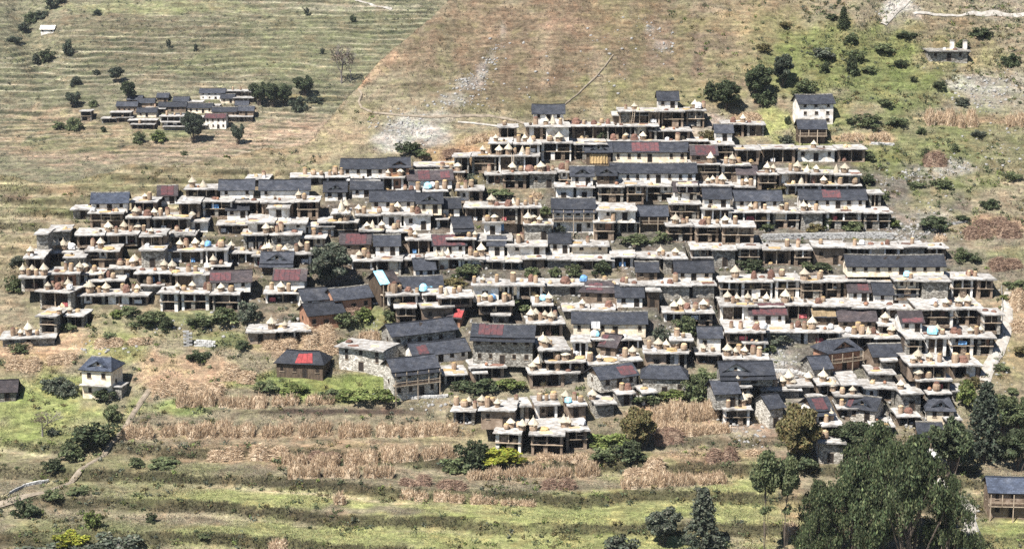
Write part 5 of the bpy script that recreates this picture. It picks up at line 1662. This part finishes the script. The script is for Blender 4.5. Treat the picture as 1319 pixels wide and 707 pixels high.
plant('bush', 988, 296, 280, 26, 'green'); plant('bush', 1048, 298, 284, 22, 'olive'); plant('bush', 1066, 294, 272, 18, 'green'); plant('bush', 1098, 296, 274, 30, 'green'); plant('bush', 1000, 244, 230, 30, 'olive'); plant('bush', 1150, 292, 276, 18, 'lime')
plant('bush', 852, 310, 292, 34, 'green'); plant('bush', 820, 312, 296, 40, 'green'); plant('bush', 722, 298, 280, 18, 'grey'); plant('bush', 913, 180, 162, 26, 'olive'); plant('bush', 728, 180, 162, 18, 'deep'); plant('bush', 775, 178, 162, 18, 'deep')
plant('bush', 1000, 440, 426, 40, 'grey'); plant('bush', 990, 452, 436, 30, 'green'); plant('bush', 1245, 522, 482, 42, 'lime', "bright shrub where the pale side path reaches the houses"); plant('bush', 1255, 498, 476, 26, 'olive')
plant('bush', 1205, 292, 276, 50, 'deep', "dark low shrub on the bare corner above the longest cream house"); plant('bush', 1240, 284, 272, 28, 'deep'); plant('bush', 1238, 336, 316, 28, 'green'); plant('bush', 1255, 336, 314, 20, 'deep')
# western edge and field corner
plant('bush', 318, 412, 376, 40, 'grey'); plant('bush', 290, 414, 386, 46, 'green'); plant('bush', 262, 416, 394, 40, 'green'); plant('bush', 190, 418, 396, 44, 'green'); plant('bush', 215, 424, 402, 34, 'deep'); plant('bush', 165, 404, 388, 24, 'green')
plant('bush', 150, 408, 396, 22, 'lime'); plant('bush', 140, 436, 424, 24, 'green'); plant('bush', 255, 462, 444, 34, 'deep'); plant('bush', 312, 448, 432, 24, 'deep'); plant('bush', 20, 374, 352, 36, 'green'); plant('bush', 22, 340, 322, 26, 'grey')
plant('bush', 88, 424, 410, 20, 'green'); plant('bush', 26, 452, 438, 26, 'green'); plant('bush', 132, 516, 496, 34, 'deep', "dark bush against the front wall of the lone cream house"); plant('bush', 72, 502, 472, 34, 'grey'); plant('bush', 85, 508, 480, 30, 'grey')
plant('bush', 116, 572, 536, 60, 'deep', "dark hedge bush beside the diagonal field path"); plant('bush', 92, 590, 560, 50, 'green', "hedge bush lower down the diagonal field path"); plant('bush', 70, 604, 580, 34, 'deep'); plant('bush', 146, 540, 514, 30, 'green', "hedge bush on the bend just below the lone cream house")
plant('bare', 55, 562, 528, 44, 'brown', "thin leafless tree in the green plot below the lone cream house"); plant('bush', 68, 560, 546, 22, 'grey'); plant('bush', 176, 600, 580, 36, 'green'); plant('bush', 36, 664, 634, 34, 'deep', "round dark bush beside the foot of the diagonal path")
plant('bush', 142, 712, 664, 66, 'grey', "big grey-green bush at the bottom corner of the fields"); plant('bush', 118, 680, 640, 30, 'lime', "upright bright green shrub behind the big grey-green bush"); plant('bush', 92, 700, 676, 50, 'yellow'); plant('bush', 196, 672, 652, 18, 'deep'); plant('bush', 60, 716, 690, 70, 'grey')
plant('bush', 262, 692, 682, 22, 'green'); plant('bush', 100, 634, 620, 30, 'green'); plant('bush', 70, 642, 626, 26, 'green'); plant('bush', 212, 600, 588, 40, 'green'); plant('bush', 445, 444, 432, 20, 'green')
# on the spur and the green slope
plant('round', 936, 142, 104, 44, 'deep', "dark round tree at the left of the group above the pink terrace wall"); plant('bush', 915, 128, 96, 24, 'deep'); plant('round', 975, 128, 80, 42, 'deep', "tallest dark tree above the top rows"); plant('bush', 985, 134, 110, 26, 'deep'); plant('round', 1008, 112, 70, 36, 'faro', "dull green tree below the pale rock streak")
plant('pine', 1086, 38, 8, 18, 'deep', "dark lone tree high on the spur"); plant('bush', 1070, 24, 14, 16, 'deep'); plant('bush', 1096, 56, 38, 22, 'green'); plant('bush', 1062, 74, 52, 42, 'grey'); plant('bush', 1100, 78, 56, 26, 'green'); plant('bush', 1120, 92, 82, 34, 'green'); plant('bush', 1062, 94, 76, 14, 'deep'); plant('bush', 1098, 96, 62, 20, 'deep')
plant('bush', 1035, 122, 98, 34, 'green'); plant('bush', 1167, 48, 36, 22, 'deep'); plant('bush', 1176, 106, 90, 10, 'deep'); plant('bush', 1158, 86, 74, 26, 'deep'); plant('bush', 1302, 86, 62, 28, 'deep', "dark bush on the stony slope by the hut with chimneys"); plant('bush', 1095, 160, 148, 18, 'deep'); plant('bush', 1120, 162, 142, 46, 'green'); plant('bush', 1155, 160, 144, 40, 'green')
plant('bush', 1186, 172, 160, 18, 'green'); plant('bush', 1193, 200, 186, 14, 'deep'); plant('bush', 1118, 238, 222, 22, 'deep'); plant('bush', 1180, 240, 228, 30, 'green'); plant('bush', 1215, 240, 226, 30, 'green'); plant('bush', 1275, 268, 250, 22, 'deep'); plant('bush', 1015, 160, 146, 10, 'deep'); plant('bush', 1014, 184, 168, 24, 'grey'); plant('bush', 1260, 175, 160, 26, 'grey'); plant('bush', 1240, 60, 44, 24, 'green'); plant('bush', 1210, 112, 100, 22, 'deep')
for px, py, t in [(1140, 130, 'green'), (1240, 130, 'grey'), (1120, 200, 'green'), (1230, 190, 'green'), (1305, 225, 'green'), (1140, 250, 'green'), (1140, 60, 'green'), (1260, 40, 'deep'), (1010, 30, 'olive'), (985, 60, 'olive'),
                  (1290, 470, 'green'), (1305, 500, 'green'), (1315, 450, 'olive'), (1295, 380, 'lime'), (1310, 365, 'green'), (1280, 520, 'green'), (1300, 630, 'green'), (1245, 600, 'olive'), (1225, 700, 'green'), (1180, 712, 'green'), (528, 190, 'deep'), (545, 195, 'green')]:
    plant('bush', px, py + 6, py - pr.uniform(5, 10), pr.uniform(16, 32), t)
# round the far hamlet
for kd, px, pyb, pyt, w, t in [('round', 166, 132, 104, 27, 'deep'), ('round', 150, 106, 86, 22, 'faro'), ('round', 95, 138, 117, 22, 'faro'), ('bush', 95, 168, 138, 28, 'green'), ('bush', 133, 170, 155, 10, 'deep'), ('round', 249, 184, 144, 32, 'faro'), ('round', 307, 186, 158, 20, 'faro'), ('bush', 60, 80, 58, 26, 'deep'), ('bush', 47, 82, 64, 16, 'faro'),
        ('bush', 88, 70, 38, 22, 'faro'), ('round', 335, 136, 104, 28, 'deep'), ('round', 352, 138, 104, 26, 'deep'), ('round', 366, 136, 106, 24, 'deep'), ('round', 393, 124, 96, 30, 'deep'), ('bush', 385, 142, 120, 26, 'faro'), ('bush', 408, 132, 118, 22, 'faro'), ('bush', 180, 184, 162, 20, 'green'), ('bush', 205, 182, 165, 26, 'lime'), ('bush', 75, 165, 150, 24, 'green'),
        ('bush', 218, 62, 46, 10, 'faro'), ('bush', 252, 66, 54, 8, 'faro'), ('bush', 98, 110, 96, 20, 'faro'), ('bush', 125, 96, 86, 12, 'faro'), ('bush', 120, 138, 124, 14, 'green'), ('bush', 238, 200, 190, 12, 'green'), ('bush', 30, 42, 20, 18, 'faro'), ('bush', 52, 24, 4, 20, 'faro'), ('bush', 66, 12, -8, 18, 'faro'), ('bush', 18, 54, 40, 18, 'faro'), ('bush', 40, 30, 12, 20, 'deep'), ('bush', 78, 4, -12, 14, 'faro'), ('bush', 125, 20, 8, 12, 'faro'), ('bush', 455, 28, 14, 8, 'deep'), ('bush', 396, 20, 8, 8, 'faro'), ('bush', 415, 70, 58, 8, 'faro')]:
    plant(kd, px, pyb, pyt, w, t, None, False)
plant('bare', 440, 108, 58, 40, 'brown', "leafless brown tree at the edge of the spur", False)
plant('bare', 452, 104, 66, 26, 'brown', "smaller leafless tree close by the footpath", False)

# ------------------------------------------------------------------ stacked corn stalks
def blades(name, base, ax, length, depth, hgt, n, cols, rng, lying=False):
    """a mound of stalks: a rough solid core and a coat of fine stalks, upright ones leaning together, fallen ones along the heap"""
    hz = lambda bx, by: (near_height(bx + base[0], by + base[1]) if base[1] < 600 else far_height(bx + base[0], by + base[1])) - base[2]
    ns = max(1, int(round(length / (2.6 if not lying else 3.4))))
    cut = np.linspace(-.5, .5, ns + 1)
    tall = rng.uniform(.5, 1.2, ns); off = rng.uniform(-.18, .18, ns) * depth
    def prof(t, w):                                  # height of the mound at t along, w across
        k = np.clip(((t + .5) * ns).astype(int), 0, ns - 1)
        u = ((t + .5) * ns - k) * 2 - 1
        a = np.clip(1 - np.abs(u) ** 2.6, 0, 1) ** .5 * np.clip(1 - np.abs(2 * w) ** (3 if not lying else 2.2), 0, 1) ** .6
        return a * tall[k], k
    V = []; F = []; C = []; MI = []
    nt, nw = ns * 6, 6
    T, W = np.meshgrid(np.linspace(-.5, .5, nt + 1), np.linspace(-.5, .5, nw + 1), indexing='ij')
    T, W = T.ravel(), W.ravel()
    hh, k = prof(np.clip(T, -.499, .499), W)
    bx = ax[0] * T * length - ax[1] * (W * depth + off[k]); by = ax[1] * T * length + ax[0] * (W * depth + off[k])
    Z = hz(bx, by) - .12 + hh * hgt * .86 * rng.uniform(.86, 1.06, len(T))
    core = np.stack([bx, by, Z], 1)
    i = (np.arange(nt)[:, None] * (nw + 1) + np.arange(nw)[None, :]).ravel()
    cf = np.stack([i, i + nw + 1, i + nw + 2, i + 1], 1)
    cc = np.array(cols)[rng.randint(0, len(cols), len(cf))] * .8
    t = rng.uniform(-.5, .5, n); w = rng.uniform(-.5, .5, n)
    hb, k = prof(t, w)
    bx = ax[0] * t * length - ax[1] * (w * depth + off[k]); by = ax[1] * t * length + ax[0] * (w * depth + off[k])
    z0 = hz(bx, by)
    if lying:
        B = np.stack([bx, by, z0 + hb * hgt * rng.uniform(.55, 1.0, n)], 1)
        D = np.stack([ax[0] * rng.uniform(-1, 1, n) - ax[1] * rng.uniform(-.5, .5, n), ax[1] * rng.uniform(-1, 1, n) + ax[0] * rng.uniform(-.5, .5, n), rng.uniform(-.25, .3, n)], 1) * rng.uniform(.4, .9, n)[:, None]
    else:
        f = rng.uniform(0, .75, n)
        B = np.stack([bx, by, z0 + hb * hgt * f], 1)
        out = w * (1 - f) * .5
        D = np.stack([-ax[1] * out, ax[0] * out, np.ones(n) * hgt * .42], 1) * rng.uniform(.6, 1.15, n)[:, None] + rng.normal(size=(n, 3)) * .2
    S = np.cross(D, rng.normal(size=(n, 3))); S /= np.linalg.norm(S, axis=1)[:, None] + 1e-9
    S *= rng.uniform(.02, .045, n)[:, None]
    droop = D + rng.normal(size=(n, 3)) * .12
    bl = np.stack([B - S, B + S, B + droop + S * .7, B + droop - S * .7], 1).reshape(-1, 3)
    c = np.array(cols)[rng.randint(0, len(cols), n)] * rng.uniform(.6, 1.3, n)[:, None]
    V = np.concatenate([core, bl]); F = np.concatenate([cf, np.arange(4 * n).reshape(n, 4) + len(core)])
    return array_mesh(name, V, F, ["dry_blades"], np.concatenate([cc, c]))
TAN = [(.52, .395, .265), (.44, .32, .205), (.60, .475, .335), (.30, .205, .13)]
DARK = [(.22, .14, .10), (.30, .205, .145), (.15, .095, .07), (.36, .26, .185)]
crng = np.random.RandomState(4)
stack_n = 0
def stacks(x0, y0, x1, y1, hpx, dpx, tone='tan', lying=False, near=True, seg=46):
    n = max(1, int(round(math.hypot(x1 - x0, y1 - y0) / seg)))
    for k in range(n):
        a = hit_terrain(x0 + (x1 - x0) * k / n, y0 + (y1 - y0) * k / n, near); b = hit_terrain(x0 + (x1 - x0) * (k + 1) / n, y0 + (y1 - y0) * (k + 1) / n, near)
        if not a or not b: continue
        c = ((a[0] + b[0]) / 2, (a[1] + b[1]) / 2); c = (*c, z_at(*c))
        d = Vector((b[0] - a[0], b[1] - a[1], 0)); ln = d.length; d.normalize()
        if ln > 12: ln = 12
        s = pscale(*c)
        hgt = hpx / s * crng.uniform(.85, 1.15); dep = dpx / s * 2.2
        cnt = int(min(3800, 240 * ln * max(1, dep) * .55 + 120))
        o = link("corn_stack" if not lying else "stalk_pile", blades("corn_stack", c, (d.x, d.y), ln * crng.uniform(.72, .98), dep, hgt, cnt, TAN if tone == 'tan' else DARK, crng, lying), None, c)
        px, py = project(*c)
        ph = ("upright corn stalks" if tone == 'tan' else "reddish corn stalks") if not lying else ("pale stalk heap" if tone == 'tan' else "dark stalk heap")
        things.append([o, ph, px, py, 'corn stack', 'corn stalks stacked on the terraces', None])
for a in [(152, 566, 300, 553, 15, 5), (235, 562, 430, 558, 17, 6), (430, 562, 590, 556, 14, 5), (262, 590, 375, 590, 18, 8, 'tan', True), (360, 596, 440, 600, 15, 6), (395, 592, 440, 594, 16, 7, 'dark', True), (440, 596, 590, 586, 15, 6), (368, 614, 512, 614, 18, 5), (512, 622, 605, 630, 13, 5, 'dark', True),
          (600, 618, 700, 612, 17, 5), (700, 616, 775, 610, 20, 7), (692, 628, 746, 628, 20, 7, 'dark', True), (512, 640, 600, 646, 9, 4), (600, 648, 690, 650, 9, 4), (800, 628, 940, 620, 15, 7), (803, 612, 858, 606, 17, 7, 'tan', True), (905, 596, 955, 590, 22, 7, 'dark', True), (840, 540, 928, 534, 20, 9), (836, 556, 900, 556, 14, 8), (842, 568, 880, 564, 18, 6, 'dark', True), (880, 560, 940, 552, 10, 6), 
          (195, 502, 290, 508, 16, 10, 'tan', True), (280, 486, 335, 486, 18, 9, 'tan', True), (280, 522, 345, 524, 17, 4), (345, 522, 435, 518, 14, 4), (225, 522, 280, 520, 20, 6), (335, 446, 435, 440, 14, 9, 'tan', True), (385, 462, 440, 452, 14, 8, 'tan', True), (385, 436, 430, 428, 12, 8, 'tan', True), (0, 474, 60, 470, 12, 8, 'tan', True), (60, 466, 100, 462, 12, 7, 'tan', True), (5, 452, 45, 446, 8, 5, 'tan', True), (120, 446, 200, 440, 9, 6, 'tan', True), (435, 412, 470, 404, 14, 6, 'dark', True), (462, 440, 490, 436, 12, 6),
          (1240, 306, 1319, 304, 18, 8, 'dark', True), (1252, 292, 1300, 290, 10, 6, 'dark', True), (1272, 346, 1319, 342, 14, 8, 'dark', True), (1302, 398, 1325, 396, 22, 9, 'tan', True), (1302, 424, 1325, 424, 16, 9, 'tan', True), (1186, 212, 1222, 212, 14, 6, 'dark', True), (1080, 181, 1150, 181, 9, 3), (1202, 312, 1220, 310, 9, 3), (598, 186, 630, 180, 8, 5), (630, 182, 665, 178, 9, 5), (568, 200, 596, 196, 7, 5, 'dark', True), (948, 158, 985, 156, 14, 8, 'tan', True), (680, 256, 700, 256, 8, 3), (575, 236, 596, 232, 8, 4), (1268, 560, 1290, 566, 9, 6, 'tan', True), (1010, 690, 1030, 690, 18, 6), (430, 648, 446, 648, 14, 4), (345, 706, 370, 702, 9, 4), (690, 590, 770, 596, 6, 6), (960, 585, 985, 585, 8, 6, 'tan', True)]:
    stacks(*a)
for px, py, w, h_ in [(1197, 158, 14, 15), (1211, 158, 13, 12), (1224, 159, 14, 13), (1237, 160, 9, 12), (1252, 161, 13, 14), (1302, 161, 11, 11), (1316, 161, 11, 14)]:
    stacks(px - w / 2, py, px + w / 2, py, h_ * 1.15, 6)

# ------------------------------------------------------------------ grass, weeds and stones nobody could count
def scatter(n, x0, x1, y0, y1, fn, rng, ok=None):
    x = rng.uniform(x0, x1, n); y = rng.uniform(y0, y1, n)
    z = fn(x, y)
    px, py = project(x, y, z)
    k = (px > -60) & (px < 1380) & (py > -40) & (py < 760)
    for h in houses:
        lx = (x - h.X) * math.cos(h.rot) + (y - h.Y) * math.sin(h.rot); ly = -(x - h.X) * math.sin(h.rot) + (y - h.Y) * math.cos(h.rot)
        k &= ~((np.abs(lx) < h.w / 2 + .6) & (ly > -1.2) & (ly < h.d + .3))
    if ok is not None:
        scatter.xy = (x, y)
        k &= ok(px, py, rng.uniform(size=n))
    return x[k], y[k], z[k], px[k], py[k]
trng = np.random.RandomState(8)
def tufts(name, n, box, fn, blobs, base, seed, hgt, wid, ok=None, per=3, tint=1.0):
    x, y, z, px, py = scatter(n, *box, fn, trng, ok)
    col = albedo_at(x, y, fn, blobs, base, seed)
    e = .6
    sl = np.hypot(fn(x + e, y) - fn(x - e, y), fn(x, y + e) - fn(x, y - e)) / (2 * e)
    grow = np.clip(.55 + .7 * (sl > .62) + .8 * np.clip(fbm(x / 6, y / 6, 91, 3), -.4, 1), .25, 2.2)
    m = len(x)
    V = []; C = []
    for k in range(per):
        hh = hgt * grow * trng.uniform(.5, 1.3, m); w = wid * trng.uniform(.6, 1.4, m); a = trng.uniform(0, 6.28, m)
        ox, oy = trng.normal(size=m) * wid * .8, trng.normal(size=m) * wid * .8
        dx, dy = np.cos(a) * w / 2, np.sin(a) * w / 2
        p = np.stack([x + ox, y + oy, z - .05], 1)
        s = np.stack([dx, dy, np.zeros(m)], 1)
        tip = np.stack([trng.normal(size=m) * hh * .4, trng.normal(size=m) * hh * .4, hh], 1)
        V.append(np.stack([p - s, p + s, p + tip], 1)); C.append(np.clip(col * trng.uniform(.6, 1.45, m)[:, None] * trng.uniform(.9, 1.1, (m, 3)) * tint, .004, .8))
    V = np.concatenate(V).reshape(-1, 3); C = np.concatenate(C)
    me = array_mesh(name, V, np.arange(len(V)).reshape(-1, 3), ["leaves"], C)
    o = link(name, me); o["kind"] = "stuff"
    return o
FLD = lambda px, py, u: (py > 440) | (u < .25)
tufts("grass", 150000, (-90, 90, 272, 345), near_height, BLOBS_NEAR, BASE_N, 61, .30, .16, None, 3, 1.15)
tufts("weeds", 90000, (-125, 130, 345, 470), near_height, BLOBS_NEAR, BASE_N, 61, .40, .22, lambda px, py, u: u < np.where((px > 480) & (px < 1050) & (py < 140), .22, np.where((py > 200) & (py < 500) & (px > 60) & (px < 1260), .22, .9)), 3, 1.15)
tufts("far_scrub", 26000, (-290, 20, 700, 930), far_height, BLOBS_FAR, BASE_F, 71, .5, .45, None, 3, 1.25)

# shrubs too many to tell apart: knots of leaves where the slope is rough
def shrubs(name, n, box, fn, rng, tones, size, ok):
    x, y, z, px, py = scatter(n, *box, fn, rng, ok)
    Vs, Cs = [], []
    for i in range(len(x)):
        m = rng.randint(16, 34); r = size * rng.uniform(.5, 1.4)
        e = rng.normal(size=(m, 3)) * [r * .5, r * .5, r * .32] + [0, 0, r * .42]
        P = e + [x[i], y[i], z[i]]
        V, F = leaf_quads(P, .20 + .09 * size, rng)
        base, alt = TONES[tones[rng.randint(len(tones))]]
        Vs.append(V); Cs.append(leaf_colors(m, base, rng, .4, alt))
    V = np.concatenate(Vs); C = np.concatenate(Cs)
    o = link(name, array_mesh(name, V, np.arange(len(V)).reshape(-1, 4), ["leaves"], C)); o["kind"] = "stuff"
srng = np.random.RandomState(21)
def green_slope(px, py, u):
    z_, t1, t2 = near_height(*scatter.xy, True)
    onbank = (t1[0] > .5) & (t1[1] > .70) & (u < .85)
    return onbank | ((px > 1030) & (py < 300) & (fbm(px / 40, py / 25, 5) > -.12)) | ((py > 440) & (fbm(px / 60, py / 20, 8) > .12) & (u < .7)) | ((py > 270) & (py < 560) & (px > 40) & (px < 1290) & (u < .22)) | ((px < 480) & (py < 440) & (fbm(px / 40, py / 12, 6) > .2) & (u < .6)) | ((px > 860) & (px < 1040) & (py < 160) & (u < .3))
shrubs("undergrowth", 15000, (-110, 120, 275, 470), near_height, srng, ['green', 'green', 'grey', 'olive', 'deep', 'lime', 'olive'], .62, green_slope)
shrubs("far_undergrowth", 2600, (-290, 10, 705, 920), far_height, srng, ['faro', 'faro', 'grey', 'olive'], 1.0, lambda px, py, u: fbm(px / 50, py / 16, 14) > .1)

def stones(name, n, box, fn, rng, spots, smin, smax):
    V = []; F = []; base = 0
    ico = np.array([(0, 0, 1), (.89, 0, .45), (.28, .85, .45), (-.72, .53, .45), (-.72, -.53, .45), (.28, -.85, .45), (.72, .53, -.45), (-.28, .85, -.45), (-.89, 0, -.45), (-.28, -.85, -.45), (.72, -.53, -.45), (0, 0, -1)])
    fc = np.array([(0, 1, 2), (0, 2, 3), (0, 3, 4), (0, 4, 5), (0, 5, 1), (1, 6, 2), (2, 7, 3), (3, 8, 4), (4, 9, 5), (5, 10, 1), (6, 7, 2), (7, 8, 3), (8, 9, 4), (9, 10, 5), (10, 6, 1)])
    for (cx, cy, rx, ry, cnt) in spots:
        for _ in range(cnt):
            g = hit_terrain(cx + rng.normal() * rx * .5, cy + rng.normal() * ry * .5)
            if g is None: continue
            s = smin + (smax - smin) * rng.uniform() ** 3
            q = ico * rng.uniform(.7, 1.25, (12, 1)) * [s, s * rng.uniform(.6, 1), s * rng.uniform(.4, .8)]
            a = rng.uniform(0, 6.28); q = np.stack([q[:, 0] * math.cos(a) - q[:, 1] * math.sin(a), q[:, 0] * math.sin(a) + q[:, 1] * math.cos(a), q[:, 2]], 1)
            V.append(q + [g[0], g[1], g[2] + s * .1]); F.append(fc + base); base += 12
    o = link(name, array_mesh(name, np.concatenate(V), np.concatenate(F), ["scree_stone"])); o["kind"] = "stuff"
stones("scree", 0, None, near_height, np.random.RandomState(3), [(520, 168, 40, 24, 300), (605, 108, 30, 16, 130), (590, 130, 40, 14, 120), (630, 78, 14, 16, 40), (640, 60, 12, 14, 25), (1160, 300, 50, 18, 260), (1000, 470, 40, 24, 220), (1270, 118, 70, 26, 260), (1230, 215, 40, 14, 90), (1180, 228, 60, 14, 90), (852, 60, 20, 18, 50), (1155, 10, 26, 14, 60), (836, 38, 10, 10, 20), (1180, 540, 40, 16, 90), (960, 556, 24, 20, 60), (1060, 545, 40, 20, 60), (120, 450, 70, 12, 60), (940, 545, 16, 14, 60), (790, 60, 60, 60, 60), (740, 90, 90, 60, 60), (1290, 440, 16, 60, 120), (1300, 190, 40, 40, 90), (560, 520, 40, 8, 60), (460, 370, 30, 14, 40), (620, 360, 40, 10, 60), (600, 540, 20, 14, 60), (1240, 680, 30, 40, 60)] + [(x_, y_, 40, 14, 26) for x_ in range(90, 1260, 65) for y_ in range(230, 540, 38) if y_ > 330 - .2 * x_ and y_ < 400 + .12 * x_], .08, .5)
# ------------------------------------------------------------------ what each thing is called
used = set()
def words_n(s):
    return len(s.split())
def art(p):
    return p
def try_labels(cands):
    for c in cands:
        if c not in used and 4 <= words_n(c) <= 16:
            used.add(c); return c
    return None
marks = [h for h in houses if h.ref]
ROOFW = {'s': 'grey slate', 'b': 'brownish slate', 'u': 'bluish slate', 'W': 'white'}
for h in marks:
    if h.kind == 'G':
        hip = 'hipped' if 'H' in h.style[2:] else 'gabled'
        lab = try_labels([h.ref + ", " + ROOFW[h.style[1]] + " roof", h.ref]) or h.ref
        if words_n(lab) > 16: lab = h.ref
        tag(h.root, lab, "house", "slate-roofed houses of the village" if h.near else "houses of the far hamlet")
def short(ref):
    return ref if ref.startswith('the ') else 'the ' + ref
def short_ref(h):
    s = short(h.ref)
    w = s.split()
    return s
def rel(px, py, wide, m):
    mx, my = (m.x0 + m.x1) / 2, (m.ye + m.yb) / 2
    dx, dy = px - mx, py - my
    half = (m.x1 - m.x0) / 2
    if abs(dx) < half + wide * .35 and abs(dy) > 6:
        return 'just below' if dy > 0 else 'just above'
    if abs(dy) < 14: return 'left of' if dx < 0 else 'right of'
    return ('below and left of' if dx < 0 else 'below and right of') if dy > 0 else ('above and left of' if dx < 0 else 'above and right of')
def near_marks(px, py, k=5, near=True):
    ms = [m for m in marks if m.near == near]
    ms.sort(key=lambda m: math.hypot((px - min(max(px, m.x0), m.x1)) * .8, (py - (m.ye + m.yb) / 2) * 1.5))
    return ms[:k]
# flat-roofed houses: by their neighbours with the slate roofs
for h in sorted((q for q in houses if q.kind == 'F'), key=lambda q: -(q.x1 - q.x0)):
    px, py = (h.x0 + h.x1) / 2, (h.ye + h.yb) / 2
    W = 'long' if h.w > 13 else 'small' if h.w < 5.5 else ''
    front = {'o': 'open-galleried', 'w': 'whitewashed', 's': 'stone', 'm': 'earth-walled', 'p': 'pale stone', 'c': 'cream', 'd': 'timber'}[h.style[0]]
    head = (W + ' ' if W else '') + 'flat-roofed ' + front + ' house'
    if h.ref:
        lab = try_labels([h.ref])
    else:
        ms = near_marks(px, py, 20, h.near)
        c = [head + ' ' + rel(px, py, h.x1 - h.x0, m) + ' ' + short(m.ref) for m in ms]
        lab = try_labels(c) or try_labels(['lower ' + q for q in c]) or try_labels(['far ' + q for q in c]) or (head + ' %d' % h.x0)
        h.ref2 = lab
    tag(h.root, lab, "house", "flat-roofed houses of the village" if h.near else "houses of the far hamlet")
    h.lab = lab
for h in marks: h.lab = h.root["label"]
ORD = ['first', 'second', 'third', 'fourth', 'fifth', 'sixth', 'seventh', 'eighth', 'ninth', 'tenth', 'eleventh', 'twelfth']
def brief(h):
    """the house in at most nine words"""
    if h.ref and len(h.ref.split()) <= 9: return h.ref
    if h.ref: return h.ref
    for m in near_marks((h.x0 + h.x1) / 2, (h.ye + h.yb) / 2, 8, h.near):
        pass
    return h.lab
# a short way to point at each house that carries things
taken = set()
for h in sorted((q for q in houses if not q.ref), key=lambda q: -(q.x1 - q.x0)):
    px, py = (h.x0 + h.x1) / 2, (h.ye + h.yb) / 2
    c = [rel(px, py, h.x1 - h.x0, m) + ' ' + short(m.ref) for m in near_marks(px, py, 14, h.near)]
    c.sort(key=lambda q: words_n(q) > 11)
    h.where = next((q for q in c if q not in taken), c[0])
    taken.add(h.where)
for h in marks: h.where = 'of ' + short(h.ref)
by_host = {}
for t in things:
    by_host.setdefault((id(t[6]), t[1]) if t[6] is not None else None, []).append(t)
for key, ts in by_host.items():
    if key is None: continue
    ts.sort(key=lambda t: t[2])
    h = ts[0][6]
    for i, t in enumerate(ts):
        o, phrase, px, py, cat, grp = t[:6]
        spec = phrase.startswith(('cyan', 'square', 'bright blue', 'pale blue', 'golden'))
        pre = ('' if len(ts) == 1 else (ORD[i] if i < 12 else 'last') + ' ') + phrase
        place_ = ' ' if cat == 'ladder' else (' hung ' if cat == 'cloth' else ' in gallery ') if phrase in ('straw bundle',) or cat == 'cloth' else ' on roof '
        cand = [phrase] if spec else []
        cand += [pre + place_ + h.where, pre + ' ' + h.where]
        cand += [pre + ' ' + rel(px, py, 14, m) + ' ' + short(m.ref) for m in near_marks(px, py, 14, h.near)]
        lab = try_labels(cand)
        if not lab:
            for a in ('smaller ', 'paler ', 'neighbouring '):
                lab = try_labels([a + c for c in cand])
                if lab: break
        tag(o, lab or pre, cat, grp)
for t in sorted(by_host.get(None, []), key=lambda t: t[2]):
    o, phrase, px, py, cat, grp = t[:6]
    near = o.location.y < 600
    mm = near_marks(px, py, 14, near)
    generic = phrase in ("young conical conifer", "almost leafless tree", "tall thin-stemmed tree", "tall weeping evergreen") or phrase.endswith((" bush", "round tree")) or cat == 'corn stack'
    cand = ([phrase] if not generic else []) + [phrase + ' ' + rel(px, py, 14, m) + ' ' + short(m.ref) for m in mm]
    if not near:
        cand = [c.replace(phrase, 'far-off ' + phrase, 1) for c in cand]
    lab = try_labels(cand)
    if not lab:
        for a in ('lower ', 'smaller ', 'thicker ', 'second '):
            lab = try_labels([a + c for c in cand])
            if lab: break
    tag(o, lab or phrase, cat, grp)
# ------------------------------------------------------------------ the slightly milky air of the valley
hz_m = bpy.data.materials.new("haze")
hz_m.use_nodes = True
nt = hz_m.node_tree
nt.nodes.remove(nt.nodes["Principled BSDF"])
pv = N(nt, "ShaderNodeVolumePrincipled")
pv.inputs["Color"].default_value = (0.86, 0.92, 1.0, 1)
pv.inputs["Density"].default_value = 0.00004
pv.inputs["Anisotropy"].default_value = 0.2
L(nt, pv.outputs[0], nt.nodes["Material Output"].inputs["Volume"])
MATS["haze"] = hz_m
mh = MB(); mh.box(-480, 210, -30, 1312, -185, 150, "haze")
hz = mh.build("haze")
hz["kind"] = "stuff"
